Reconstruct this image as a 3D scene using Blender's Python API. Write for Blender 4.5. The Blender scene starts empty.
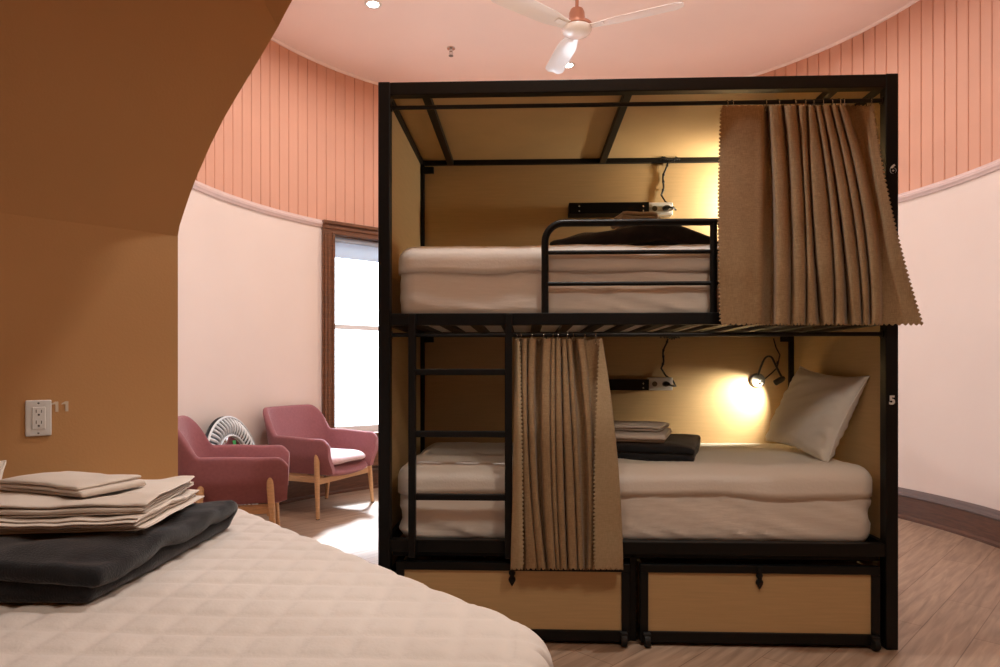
import bpy, bmesh, math, random
from mathutils import Vector, Matrix, noise

random.seed(4)
PI = math.pi
SC = bpy.context.scene
COL = SC.collection
F = 660.0                      # focal length in pixels of the 1000 px wide frame
HOR = 370.0                    # image row of the horizon
EYE = Vector((0.0, 0.0, 1.10))


# ------------------------------------------------------------------ helpers
def ray(px, py):
    return Vector(((px - 500.0) / F, 1.0, (HOR - py) / F))


def at_depth(px, py, Y):
    return EYE + ray(px, py) * Y


def at_height(px, py, h):
    d = ray(px, py)
    return EYE + d * ((h - EYE.z) / d.z)


def at_plane(px, py, p0, n):
    d = ray(px, py)
    return EYE + d * ((p0 - EYE).dot(n) / d.dot(n))


def smooth(a, b, x):
    t = max(0.0, min(1.0, (x - a) / (b - a)))
    return t * t * (3 - 2 * t)


class MB:
    """collects vertices and faces of one mesh"""

    def __init__(self):
        self.v = []
        self.f = []
        self.mi = []

    def add(self, verts, faces, mi=0):
        o = len(self.v)
        self.v += [Vector(p) for p in verts]
        self.f += [[i + o for i in q] for q in faces]
        self.mi += [mi] * len(faces)

    def box(self, x0, x1, y0, y1, z0, z1, M=None):
        p = [Vector((x, y, z)) for z in (z0, z1) for y in (y0, y1) for x in (x0, x1)]
        if M is not None:
            p = [M @ q for q in p]
        self.add(p, [(0, 2, 3, 1), (4, 5, 7, 6), (0, 1, 5, 4), (2, 6, 7, 3), (0, 4, 6, 2), (1, 3, 7, 5)])

    def bar(self, a, b, w, h, up=(0, 0, 1)):
        """square tube from a to b"""
        a, b = Vector(a), Vector(b)
        d = (b - a).normalized()
        s = d.cross(Vector(up)).normalized()
        u = s.cross(d)
        p = []
        for c in (a, b):
            for (i, j) in ((-1, -1), (1, -1), (1, 1), (-1, 1)):
                p.append(c + s * (i * w / 2) + u * (j * h / 2))
        self.add(p, [(3, 2, 1, 0), (4, 5, 6, 7), (0, 1, 5, 4), (1, 2, 6, 5), (2, 3, 7, 6), (3, 0, 4, 7)])

    def tube(self, path, r, n=10, closed=False):
        path = [Vector(p) for p in path]
        m = len(path)
        rs = r if isinstance(r, (list, tuple)) else [r] * m
        up = None
        rings = []
        for i, p in enumerate(path):
            if closed:
                d = path[(i + 1) % m] - path[i - 1]
            else:
                d = path[min(i + 1, m - 1)] - path[max(i - 1, 0)]
            d.normalize()
            if up is None:
                up = Vector((0, 0, 1)) if abs(d.z) < .9 else Vector((1, 0, 0))
            s = d.cross(up).normalized()
            up = s.cross(d).normalized()
            rings.append([p + (s * math.cos(2 * PI * k / n) + up * math.sin(2 * PI * k / n)) * rs[i] for k in range(n)])
        vs = [q for g in rings for q in g]
        fs = []
        for i in range(m if closed else m - 1):
            j = (i + 1) % m
            for k in range(n):
                fs.append((i * n + k, i * n + (k + 1) % n, j * n + (k + 1) % n, j * n + k))
        if not closed:
            fs.append(tuple(range(n))[::-1])
            fs.append(tuple((m - 1) * n + k for k in range(n)))
        self.add(vs, fs)

    def lathe(self, prof, n=24, M=None, mi=0):
        """profile of (radius, z) turned round z"""
        vs = []
        for (r, z) in prof:
            for k in range(n):
                a = 2 * PI * k / n
                vs.append(Vector((r * math.cos(a), r * math.sin(a), z)))
        if M is not None:
            vs = [M @ p for p in vs]
        fs = []
        for i in range(len(prof) - 1):
            for k in range(n):
                fs.append((i * n + k, i * n + (k + 1) % n, (i + 1) * n + (k + 1) % n, (i + 1) * n + k))
        if prof[0][0] > 1e-6:
            fs.append(tuple(range(n))[::-1])
        if prof[-1][0] > 1e-6:
            o = (len(prof) - 1) * n
            fs.append(tuple(o + k for k in range(n)))
        self.add(vs, fs, mi)

    def prism(self, poly, off):
        """planar outline moved by the vector off"""
        n = len(poly)
        poly = [Vector(p) for p in poly]
        off = Vector(off)
        self.add(poly + [p + off for p in poly],
                 [tuple(range(n))[::-1], tuple(range(n, 2 * n))] + [(i, (i + 1) % n, (i + 1) % n + n, i + n) for i in range(n)])

    def rbox(self, sx, sy, sz, rad, step, fn=None, keep=None, plan=0.0):
        """rounded box, base centre at the origin; rad = (rx, ry, rz); fn moves points along the normal"""
        hx, hy, hz = sx / 2, sy / 2, sz / 2
        rx, ry, rz = rad
        n = [max(4, int(round(s / step))) for s in (sx, sy, sz)]

        def cells(k, h, r):
            c = [-h + 2 * h * i / n[k] for i in range(n[k] + 1)]
            extra = [h - r * (1 - math.sin(a * PI / 12)) for a in range(0, 7)]
            c = [q for q in c if abs(q) < h - r - 1e-4] + extra + [-e for e in extra]
            return sorted(set(round(q, 6) for q in c))
        gx, gy, gz = cells(0, hx, rx), cells(1, hy, ry), cells(2, hz, rz)
        idx = {}
        V = []

        def vert(p):
            key = tuple(round(c, 5) for c in p)
            if key not in idx:
                inner = Vector((max(-hx + rx, min(hx - rx, p[0])), max(-hy + ry, min(hy - ry, p[1])), max(-hz + rz, min(hz - rz, p[2]))))
                d = Vector(((p[0] - inner.x) / rx, (p[1] - inner.y) / ry, (p[2] - inner.z) / rz))
                if d.length < 1e-9:
                    d = Vector((0, 0, 1))
                d.normalize()
                nrm = Vector((d.x / rx, d.y / ry, d.z / rz)).normalized()
                q = inner + Vector((d.x * rx, d.y * ry, d.z * rz)) + Vector((0, 0, hz))
                if plan:
                    a, b = abs(q.x) - (hx - plan), abs(q.y) - (hy - plan)
                    if a > 0 and b > 0:
                        k = max(a, b) / math.hypot(a, b)
                        q.x = math.copysign(hx - plan + a * k, q.x)
                        q.y = math.copysign(hy - plan + b * k, q.y)
                if fn:
                    q = fn(q, nrm)
                idx[key] = len(V)
                V.append(q)
            return idx[key]
        Fs = []

        def face(a, b, mk, flip):
            for i in range(len(a) - 1):
                for j in range(len(b) - 1):
                    pts = [mk(a[i], b[j]), mk(a[i + 1], b[j]), mk(a[i + 1], b[j + 1]), mk(a[i], b[j + 1])]
                    if keep and not all(keep(p[2] + hz) for p in pts):
                        continue
                    q = [vert(p) for p in pts]
                    Fs.append(tuple(q[::-1] if flip else q))
        face(gx, gy, lambda a, b: (a, b, hz), False)
        face(gx, gy, lambda a, b: (a, b, -hz), True)
        face(gx, gz, lambda a, b: (a, -hy, b), False)
        face(gx, gz, lambda a, b: (a, hy, b), True)
        face(gy, gz, lambda a, b: (hx, a, b), False)
        face(gy, gz, lambda a, b: (-hx, a, b), True)
        self.add(V, Fs)

    def build(self, name, mats, parent=None, loc=None, rot=None, sm=False, bev=0.0, seg=2):
        me = bpy.data.meshes.new(name)
        me.from_pydata([tuple(p) for p in self.v], [], self.f)
        if not isinstance(mats, (list, tuple)):
            mats = [mats]
        for m in mats:
            me.materials.append(m)
        for p, k in zip(me.polygons, self.mi):
            p.material_index = k
            p.use_smooth = sm
        me.validate()
        bm = bmesh.new()
        bm.from_mesh(me)
        bmesh.ops.recalc_face_normals(bm, faces=bm.faces)
        bm.to_mesh(me)
        bm.free()
        me.update()
        o = bpy.data.objects.new(name, me)
        COL.objects.link(o)
        if parent:
            o.parent = parent
        if loc is not None:
            o.location = loc
        if rot is not None:
            o.rotation_euler = rot
        if bev:
            b = o.modifiers.new('Bevel', 'BEVEL')
            b.width = bev
            b.segments = seg
            b.limit_method = 'ANGLE'
            b.angle_limit = math.radians(40)
        return o


def smooth_by_angle(o, deg=35):
    me = o.data
    for p in me.polygons:
        p.use_smooth = True
    try:
        me.set_sharp_from_angle(angle=math.radians(deg))
    except Exception:
        pass
    return o


def empty(name, loc=(0, 0, 0), rz=0.0, parent=None):
    o = bpy.data.objects.new(name, None)
    COL.objects.link(o)
    o.location = loc
    o.rotation_euler = (0, 0, rz)
    o.empty_display_size = .1
    if parent:
        o.parent = parent
    return o


def tag(o, label=None, cat=None, group=None, kind=None):
    if label:
        o['label'] = label
    if cat:
        o['category'] = cat
    if group:
        o['group'] = group
    if kind:
        o['kind'] = kind
    return o


def structure(o):
    o['kind'] = 'structure'
    return o


def copy_tree(o, parent=None):
    c = o.copy()
    COL.objects.link(c)
    if parent:
        c.parent = parent
    for ch in list(o.children):
        copy_tree(ch, c)
    return c


def text_mesh(name, s, size, depth, mat, parent=None, M=None, bold=0.0):
    cu = bpy.data.curves.new(name, 'FONT')
    cu.body = s
    cu.size = size
    cu.extrude = depth
    cu.offset = bold
    cu.align_x = 'CENTER'
    cu.align_y = 'CENTER'
    t = bpy.data.objects.new(name + '_text', cu)
    COL.objects.link(t)
    dg = bpy.context.evaluated_depsgraph_get()
    me = bpy.data.meshes.new_from_object(t.evaluated_get(dg))
    bpy.data.objects.remove(t)
    bpy.data.curves.remove(cu)
    me.materials.clear()
    me.materials.append(mat)
    o = bpy.data.objects.new(name, me)
    COL.objects.link(o)
    if parent:
        o.parent = parent
    if M is not None:
        o.matrix_basis = M
    return o


# ---------------------------------------------------------------- materials
def srgb(r, g, b):
    def c(x):
        x /= 255.0
        return x / 12.92 if x <= .04045 else ((x + .055) / 1.055) ** 2.4
    return (c(r), c(g), c(b), 1.0)


def mat(name, col, rough=.6, metal=0.0, var=0.0, vscale=6.0, stretch=(1, 1, 1), bump=0.0, bscale=60.0, bstretch=None,
        spec=.5, sheen=0.0, transl=0.0, emit=None, estr=0.0, col2=None, coat=0.0, bdist=.01):
    m = bpy.data.materials.new(name)
    m.use_nodes = True
    nt = m.node_tree
    N, L = nt.nodes, nt.links
    p = N['Principled BSDF']
    p.inputs['Base Color'].default_value = col
    p.inputs['Roughness'].default_value = rough
    p.inputs['Metallic'].default_value = metal
    p.inputs['Specular IOR Level'].default_value = spec
    if sheen:
        p.inputs['Sheen Weight'].default_value = sheen
        p.inputs['Sheen Roughness'].default_value = .4
    if coat:
        p.inputs['Coat Weight'].default_value = coat
    if emit:
        p.inputs['Emission Color'].default_value = emit
        p.inputs['Emission Strength'].default_value = estr
    tc = N.new('ShaderNodeTexCoord')
    mp = N.new('ShaderNodeMapping')
    mp.inputs['Scale'].default_value = stretch
    L.new(tc.outputs['Object'], mp.inputs['Vector'])
    if var or col2:
        nz = N.new('ShaderNodeTexNoise')
        nz.inputs['Scale'].default_value = vscale
        nz.inputs['Detail'].default_value = 5
        L.new(mp.outputs['Vector'], nz.inputs['Vector'])
        rmp = N.new('ShaderNodeValToRGB')
        a = [c * (1 - var) for c in col[:3]] + [1]
        b = [min(1, c * (1 + var)) for c in col[:3]] + [1]
        if col2:
            a, b = list(col), list(col2)
        rmp.color_ramp.elements[0].position = .3
        rmp.color_ramp.elements[1].position = .7
        rmp.color_ramp.elements[0].color = a
        rmp.color_ramp.elements[1].color = b
        L.new(nz.outputs['Fac'], rmp.inputs['Fac'])
        L.new(rmp.outputs['Color'], p.inputs['Base Color'])
    if bump:
        nb = N.new('ShaderNodeTexNoise')
        nb.inputs['Scale'].default_value = bscale
        nb.inputs['Detail'].default_value = 4
        mb = mp
        if bstretch:
            mb = N.new('ShaderNodeMapping')
            mb.inputs['Scale'].default_value = bstretch
            L.new(tc.outputs['Object'], mb.inputs['Vector'])
        L.new(mb.outputs['Vector'], nb.inputs['Vector'])
        bp = N.new('ShaderNodeBump')
        bp.inputs['Strength'].default_value = bump
        bp.inputs['Distance'].default_value = bdist
        L.new(nb.outputs['Fac'], bp.inputs['Height'])
        L.new(bp.outputs['Normal'], p.inputs['Normal'])
    if transl:
        tr = N.new('ShaderNodeBsdfTranslucent')
        tr.inputs['Color'].default_value = col
        mx = N.new('ShaderNodeMixShader')
        mx.inputs['Fac'].default_value = transl
        out = N['Material Output']
        L.new(p.outputs['BSDF'], mx.inputs[1])
        L.new(tr.outputs['BSDF'], mx.inputs[2])
        L.new(mx.outputs['Shader'], out.inputs['Surface'])
    return m


def woven(name, col, dark, scale=420.0, transl=0.0):
    """linen weave: two crossed waves and slubs"""
    m = mat(name, col, rough=.9, spec=.2, transl=transl, sheen=.15)
    nt = m.node_tree
    N, L = nt.nodes, nt.links
    p = N['Principled BSDF']
    tc = N.new('ShaderNodeTexCoord')
    fac = []
    for st in ((1, 1, .12), (.12, .12, 1)):
        mp = N.new('ShaderNodeMapping')
        mp.inputs['Scale'].default_value = st
        L.new(tc.outputs['Object'], mp.inputs['Vector'])
        nz = N.new('ShaderNodeTexNoise')
        nz.inputs['Scale'].default_value = scale
        nz.inputs['Detail'].default_value = 2
        L.new(mp.outputs['Vector'], nz.inputs['Vector'])
        fac.append(nz.outputs['Fac'])
    ad = N.new('ShaderNodeMath')
    ad.operation = 'ADD'
    L.new(fac[0], ad.inputs[0])
    L.new(fac[1], ad.inputs[1])
    rmp = N.new('ShaderNodeMapRange')
    rmp.inputs['From Min'].default_value = .7
    rmp.inputs['From Max'].default_value = 1.3
    L.new(ad.outputs[0], rmp.inputs['Value'])
    mx = N.new('ShaderNodeMixRGB')
    mx.inputs['Color1'].default_value = dark
    mx.inputs['Color2'].default_value = col
    L.new(rmp.outputs[0], mx.inputs['Fac'])
    L.new(mx.outputs[0], p.inputs['Base Color'])
    bp = N.new('ShaderNodeBump')
    bp.inputs['Strength'].default_value = .3
    bp.inputs['Distance'].default_value = .003
    L.new(ad.outputs[0], bp.inputs['Height'])
    L.new(bp.outputs['Normal'], p.inputs['Normal'])
    return m


def plank_floor():
    m = bpy.data.materials.new('oak_plank_floor')
    m.use_nodes = True
    nt = m.node_tree
    N, L = nt.nodes, nt.links
    p = N['Principled BSDF']
    p.inputs['Roughness'].default_value = .42
    p.inputs['Specular IOR Level'].default_value = .45
    tc = N.new('ShaderNodeTexCoord')
    mp = N.new('ShaderNodeMapping')
    mp.inputs['Rotation'].default_value = (0, 0, math.radians(-45))
    L.new(tc.outputs['Object'], mp.inputs['Vector'])
    br = N.new('ShaderNodeTexBrick')
    br.offset = .37
    br.inputs['Scale'].default_value = 1.0
    br.inputs['Brick Width'].default_value = 1.25
    br.inputs['Row Height'].default_value = .18
    br.inputs['Mortar Size'].default_value = .0022
    br.inputs['Mortar Smooth'].default_value = .2
    br.inputs['Color1'].default_value = srgb(158, 132, 112)
    br.inputs['Color2'].default_value = srgb(178, 152, 130)
    br.inputs['Mortar'].default_value = srgb(128, 102, 84)
    L.new(mp.outputs['Vector'], br.inputs['Vector'])
    m2 = N.new('ShaderNodeMapping')
    m2.inputs['Scale'].default_value = (1.2, 13, 1)
    L.new(mp.outputs['Vector'], m2.inputs['Vector'])
    nz = N.new('ShaderNodeTexNoise')
    nz.inputs['Scale'].default_value = 3.0
    nz.inputs['Detail'].default_value = 8
    nz.inputs['Distortion'].default_value = .6
    L.new(m2.outputs['Vector'], nz.inputs['Vector'])
    rp = N.new('ShaderNodeValToRGB')
    rp.color_ramp.elements[0].position = .3
    rp.color_ramp.elements[0].color = (.55, .52, .5, 1)
    rp.color_ramp.elements[1].position = .68
    rp.color_ramp.elements[1].color = (1.1, 1.1, 1.1, 1)
    L.new(nz.outputs['Fac'], rp.inputs['Fac'])
    mx = N.new('ShaderNodeMixRGB')
    mx.blend_type = 'MULTIPLY'
    mx.inputs['Fac'].default_value = .8
    L.new(br.outputs['Color'], mx.inputs['Color1'])
    L.new(rp.outputs['Color'], mx.inputs['Color2'])
    L.new(mx.outputs[0], p.inputs['Base Color'])
    bp = N.new('ShaderNodeBump')
    bp.inputs['Strength'].default_value = .25
    bp.inputs['Distance'].default_value = .004
    L.new(nz.outputs['Fac'], bp.inputs['Height'])
    L.new(bp.outputs['Normal'], p.inputs['Normal'])
    return m


def glow(name, col, strength):
    m = bpy.data.materials.new(name)
    m.use_nodes = True
    nt = m.node_tree
    nt.nodes.clear()
    e = nt.nodes.new('ShaderNodeEmission')
    e.inputs['Color'].default_value = col
    e.inputs['Strength'].default_value = strength
    o = nt.nodes.new('ShaderNodeOutputMaterial')
    nt.links.new(e.outputs[0], o.inputs['Surface'])
    return m


def glass(name):
    m = bpy.data.materials.new(name)
    m.use_nodes = True
    nt = m.node_tree
    N, L = nt.nodes, nt.links
    N.remove(N['Principled BSDF'])
    t = N.new('ShaderNodeBsdfTransparent')
    g = N.new('ShaderNodeBsdfGlossy')
    g.inputs['Roughness'].default_value = .02
    mx = N.new('ShaderNodeMixShader')
    mx.inputs['Fac'].default_value = .05
    L.new(t.outputs[0], mx.inputs[1])
    L.new(g.outputs[0], mx.inputs[2])
    L.new(mx.outputs[0], N['Material Output'].inputs['Surface'])
    return m


M = dict(
    floor=plank_floor(),
    salmon=mat('salmon_beadboard_paint', srgb(211, 160, 137), .55, var=.03, vscale=3),
    cream=mat('cream_wall_paint', srgb(229, 214, 206), .8, var=.02, vscale=2, bump=.05, bscale=120),
    ceiling=mat('pink_ceiling_paint', srgb(250, 236, 232), .85, var=.02, vscale=1.5),
    rail=mat('mauve_rail_paint', srgb(216, 194, 190), .5, var=.05, vscale=8),
    ochre=mat('ochre_wall_paint', srgb(201, 153, 101), .8, var=.025, vscale=2.5, bump=.06, bscale=140),
    dark_wood=mat('stained_wood', srgb(104, 66, 42), .35, var=.28, vscale=5, stretch=(2, 2, 14), coat=.3),
    base_wood=mat('stained_baseboard', srgb(92, 60, 44), .4, var=.3, vscale=5, stretch=(2, 2, 18)),
    base_cap=mat('grey_baseboard_cap', srgb(104, 88, 84), .45, var=.1, vscale=8),
    sash=mat('white_sash_paint', srgb(232, 236, 240), .5),
    blind=mat('roller_blind', srgb(206, 220, 232), .8, transl=.25),
    glass=glass('window_glass'),
    black=mat('black_powder_coat', srgb(13, 13, 14), .45, var=.15, vscale=40, spec=.3),
    black_plastic=mat('black_plastic', srgb(16, 16, 17), .35),
    laminate=mat('maple_laminate', srgb(204, 174, 128), .5, var=.05, vscale=5, stretch=(1.2, 1.2, 26)),
    sheet=mat('white_sheet', srgb(240, 233, 226), .85, bump=.12, bscale=16, bstretch=(1, 2, 5), spec=.2, sheen=.1),
    pad=mat('white_mattress_pad', srgb(242, 236, 229), .9, bump=.15, bscale=90, spec=.2, sheen=.15),
    quilt=mat('white_quilt', srgb(214, 204, 198), .9, bump=.1, bscale=140, spec=.2, sheen=.15),
    pillow=mat('white_pillowcase', srgb(236, 231, 224), .85, bump=.1, bscale=30, spec=.2, sheen=.1),
    linen=mat('white_linen', srgb(220, 208, 198), .9, bump=.15, bscale=260, spec=.2, sheen=.1),
    fleece=mat('charcoal_fleece', srgb(44, 44, 47), .95, bump=.35, bscale=260, spec=.1, sheen=.35, var=.15, vscale=30),
    curtain=woven('beige_linen_weave', srgb(194, 166, 130), srgb(156, 128, 96), transl=.26),
    curtain_back=woven('pale_linen_reverse', srgb(206, 184, 150), srgb(180, 158, 124), transl=.26),
    mauve=mat('mauve_upholstery', srgb(154, 100, 106), .85, var=.08, vscale=60, bump=.25, bscale=380, spec=.25, sheen=.3),
    cushion=mat('pale_seat_fabric', srgb(212, 188, 194), .85, var=.05, vscale=60, bump=.2, bscale=380, sheen=.3),
    beech=mat('beech_wood', srgb(206, 164, 122), .45, var=.12, vscale=6, stretch=(3, 3, 20)),
    white=mat('white_plastic', srgb(232, 232, 230), .4),
    fan_white=mat('white_enamel', srgb(236, 236, 240), .25, coat=.4),
    copper=mat('copper_paint', srgb(178, 124, 102), .35, metal=.3),
    chrome=mat('chrome', srgb(200, 200, 200), .15, metal=1.0),
    grey=mat('grey_metal', srgb(120, 118, 114), .35, metal=.6),
    slot=mat('dark_slot', srgb(30, 20, 20), .6),
    mirror=mat('mirror_glass', srgb(235, 235, 235), .03, metal=1.0),
    slat=mat('white_mirror_slat', srgb(226, 232, 236), .35),
    number=mat('white_number', srgb(228, 226, 222), .5),
    pale_number=mat('pale_number', srgb(226, 210, 188), .6),
    green=mat('green_reflection', srgb(40, 150, 70), .5),
    lamp_on=glow('downlight_on', (1, .93, .86, 1), 30.0),
    bulb_on=glow('reading_bulb_on', (1, .86, .55, 1), 40.0),
    rubber=mat('black_rubber', srgb(18, 18, 18), .7),
    pipe=mat('dark_metal_rod', srgb(34, 34, 36), .3, metal=.6),
)

# -------------------------------------------------------------- room setting
C0 = Vector((.48, 4.12, 0))     # axis of the round room
R = 2.63
CEIL = 3.79
RAIL = 2.385                    # top of the plain plaster
B = Vector((-1.098, 2.25, 0))   # end of the ochre wall at the opening
WD = Vector((.736, .677, 0))    # along the ochre wall
WN = Vector((.677, -.736, 0))   # out of the ochre wall
H1 = 1.557                      # height where it starts to slope
H2 = 2.75                       # ceiling of the fore room


def cyl(a, r=R):
    return Vector((C0.x + r * math.cos(a), C0.y + r * math.sin(a), 0))


A0, A1 = math.radians(-48), math.radians(221)


def angle_at_px(px):
    """where the line of sight of an image column leaves the round room"""
    d = ray(px, HOR)
    d.z = 0
    e = Vector((EYE.x, EYE.y, 0)) - C0
    a, b, c = d.dot(d), 2 * e.dot(d), e.dot(e) - R * R
    t = (-b + math.sqrt(b * b - 4 * a * c)) / (2 * a)
    q = e + d * t
    return math.atan2(q.y, q.x)


aw1 = angle_at_px(321.5)              # outer edge of the window casing (the camera's left)
win_w = 1.12
dw = 2 * math.asin(win_w / 2 / R)
aw0 = aw1 - dw
bw1 = aw0 - .01                       # a second window stands beside it, behind the bunk
bw0 = bw1 - dw
ZW0, ZW1 = .50, 2.29                  # rough window opening


def arc(a0, a1, n):
    return [a0 + (a1 - a0) * i / n for i in range(n + 1)]


def ring_wall(name, profile, material, spans, closed=True, sm=True):
    """sweep a (radius, height) profile along the given angle spans"""
    mb = MB()
    for (a0, a1) in spans:
        ang = arc(a0, a1, max(2, int((a1 - a0) / math.radians(1.5))))
        n = len(profile)
        vs = [Vector((C0.x + r * math.cos(a), C0.y + r * math.sin(a), z)) for a in ang for (r, z) in profile]
        fs = []
        for i in range(len(ang) - 1):
            for k in range(n if closed else n - 1):
                j = (k + 1) % n
                fs.append((i * n + k, i * n + j, (i + 1) * n + j, (i + 1) * n + k))
        if closed:
            fs += [tuple(range(n)), tuple((len(ang) - 1) * n + k for k in range(n))]
        mb.add(vs, fs)
    o = mb.build(name, material)
    if sm:
        smooth_by_angle(o, 30)
    return structure(o)


T = .14
# plain plaster, with the window left open
mbw = MB()


def wall_block(a0, a1, z0, z1):
    ang = arc(a0, a1, max(1, int((a1 - a0) / math.radians(1.5))))
    prof = [(R, z0), (R, z1), (R + T, z1), (R + T, z0)]
    vs = [Vector((C0.x + r * math.cos(a), C0.y + r * math.sin(a), z)) for a in ang for (r, z) in prof]
    fs = [(i * 4 + k, i * 4 + (k + 1) % 4, i * 4 + 4 + (k + 1) % 4, i * 4 + 4 + k) for i in range(len(ang) - 1) for k in range(4)]
    e = (len(ang) - 1) * 4
    fs += [(0, 1, 2, 3), (e, e + 1, e + 2, e + 3)]
    mbw.add(vs, fs)


wall_block(A0, bw0 + .03, 0, RAIL)
wall_block(bw1 - .03, aw0 + .03, 0, RAIL)
wall_block(aw1 - .03, A1, 0, RAIL)
for (q0, q1) in ((aw0 + .03, aw1 - .03), (bw0 + .03, bw1 - .03)):
    wall_block(q0, q1, 0, ZW0)
    wall_block(q0, q1, ZW1, RAIL)
structure(smooth_by_angle(mbw.build('wall_round', M['cream']), 30))

# beadboard above: real grooves
mbb = MB()
pitch = .098 / R
nb = int((A1 - A0) / pitch)
pts = []
for i in range(nb + 1):
    a = A0 + i * pitch
    g = .0055 / R
    pts += [(a - g, R), (a, R + .009), (a + g, R), (a + g * 2.2, R - .0015), (a + pitch - g * 2.2, R - .0015)]
vs = []
for (a, r) in pts:
    for (rr, z) in ((r, RAIL), (r, CEIL), (R + T, CEIL), (R + T, RAIL)):
        vs.append(Vector((C0.x + rr * math.cos(a), C0.y + rr * math.sin(a), z)))
fs = []
for i in range(len(pts) - 1):
    for k in range(4):
        fs.append((i * 4 + k, i * 4 + (k + 1) % 4, i * 4 + 4 + (k + 1) % 4, i * 4 + 4 + k))
mbb.add(vs, fs)
structure(mbb.build('wall_round_upper', M['salmon']))

# header over the wide opening
ring_wall('wall_header', [(R, H2 - .05), (R, CEIL), (R + T, CEIL), (R + T, H2 - .05)], M['ochre'], [(A1 - .01, A0 + 2 * PI + .01)])
# ceiling disc
mb = MB()
ang = arc(0, 2 * PI, 120)[:-1]
mb.prism([cyl(a, R + T) + Vector((0, 0, CEIL)) for a in ang], (0, 0, .08))
structure(mb.build('ceiling', M['ceiling']))
# thin bead where the boards meet the ceiling, chair rail, baseboard
ring_wall('trim_1', [(R - .001, CEIL - .022), (R - .014, CEIL - .018), (R - .018, CEIL - .001), (R + .01, CEIL - .001)], M['ceiling'], [(A0, A1)])
ring_wall('trim_2', [(R + .01, RAIL - .035), (R - .012, RAIL - .035), (R - .016, RAIL - .022), (R - .024, RAIL - .014),
                     (R - .026, RAIL + .004), (R - .014, RAIL + .012), (R - .012, RAIL + .026), (R + .01, RAIL + .03)], M['rail'],
          [(A0, bw0), (aw1, A1)])
ring_wall('baseboard_round', [(R + .01, 0), (R - .034, 0), (R - .034, .018), (R - .02, .03), (R - .02, .165), (R + .01, .165)],
          M['base_wood'], [(A0, A1)])
ring_wall('trim_3', [(R + .01, .165), (R - .022, .165), (R - .03, .175), (R - .028, .19), (R - .018, .2), (R - .016, .215),
                     (R - .008, .225), (R + .01, .225)], M['base_cap'], [(A0, A1)])

# floor
mb = MB()
mb.box(-4.2, 4.6, -3.2, 7.6, -.08, 0)
structure(mb.build('floor', M['floor']))

# --- window: casing, sashes, blind, apron stand in the chord plane
def at_window(MW, mb, name, material, **k):
    mb.v = [MW @ p for p in mb.v]
    return mb.build(name, material, **k)


def make_window(wname, q0, q1):
    PW1, PW0 = cyl(q1), cyl(q0)
    wx = (PW0 - PW1).normalized()                  # along the window, to the right as seen from inside
    wy = Vector((-wx.y, wx.x, 0))
    if wy.dot(PW1 - C0) < 0:
        wy = -wy                                   # outwards
    MW = Matrix(((wx.x, wy.x, 0, PW1.x), (wx.y, wy.y, 0, PW1.y), (0, 0, 1, 0), (0, 0, 0, 1)))
    ww = (PW0 - PW1).length


    CS = .115
    mb = MB()
    ZT, ZS = 2.41, .53
    for (x0, x1) in ((0, CS), (ww - CS, ww)):
        mb.box(x0, x1, -.03, .14, ZS, ZT - CS)
        mb.box(x0 + .012, x0 + .03, -.045, -.03, ZS, ZT - CS)
        mb.box(x1 - .03, x1 - .012, -.04, -.03, ZS, ZT - CS)
        mb.box(x0 + .045, x1 - .045, -.037, -.03, ZS, ZT - CS)
    mb.box(0, ww, -.03, .14, ZT - CS, ZT)
    mb.box(0, ww, -.05, -.03, ZT - .028, ZT)
    mb.box(.012, ww - .012, -.04, -.03, ZT - .07, ZT - .045)
    mb.box(CS - .03, ww - CS + .03, -.042, -.03, ZT - CS + .002, ZT - CS + .018)
    win = structure(at_window(MW, mb, wname, M['dark_wood'], bev=.004))
    mb = MB()
    mb.box(-.03, ww + .03, -.085, .14, ZS - .035, ZS)
    mb.box(-.01, ww + .01, -.05, -.0, ZS - .075, ZS - .036)
    mb.box(0, ww, -.028, .02, .22, ZS - .075)
    mb.box(.05, ww - .05, -.036, -.027, .27, ZS - .12)
    at_window(MW, mb, 'window_sill', M['dark_wood'], parent=win, bev=.004)
    xa, xb, zb, zt = CS, ww - CS, ZS, ZT - CS
    zm = 1.49
    mb = MB()
    mb.box(xa, xa + .022, .06, .10, zb, zt)
    mb.box(xb - .045, xb, .06, .10, zb, zt)
    mb.box(xa, xb, .06, .10, zb, zb + .06)
    mb.box(xa, xb, .06, .10, zt - .05, zt)
    mb.box(xa, xb, .055, .095, zm - .022, zm + .022)
    at_window(MW, mb, 'window_frame', M['sash'], parent=win, bev=.003)
    mb = MB()
    mb.box(xa + .02, xb - .04, .078, .082, zb + .05, zm - .02)
    mb.box(xa + .02, xb - .04, .078, .082, zm + .02, zt - .04)
    at_window(MW, mb, 'window_pane', M['glass'], parent=win)
    mb = MB()
    mb.tube([(xa + .004, .035, zt - .03), (xb - .004, .035, zt - .03)], .022, 14)
    mb.box(xa + .006, xb - .006, .034, .037, zt - .17, zt - .03)
    mb.box(xa + .006, xb - .006, .028, .043, zt - .19, zt - .165)
    at_window(MW, mb, 'roller_blind', M['blind'], parent=win)
    return MW, ww, zb, zt, wy


MW, ww, zb, zt, wy = make_window('window_1', aw0, aw1)
MW2, ww2, zb2, zt2_, wy2 = make_window('window_2', bw0, bw1)
CS = .115

# --- ochre wall with its sloped upper part
lean = .40
BACK = -WN * .34


def wall_pt(px, py):
    return at_plane(px, py, B, WN)


slope_n = (WN * 1.0 + Vector((0, 0, -lean))).normalized()
BH = B + Vector((0, 0, H1))


def slope_pt(px, py):
    return at_plane(px, py, BH, slope_n)


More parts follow.
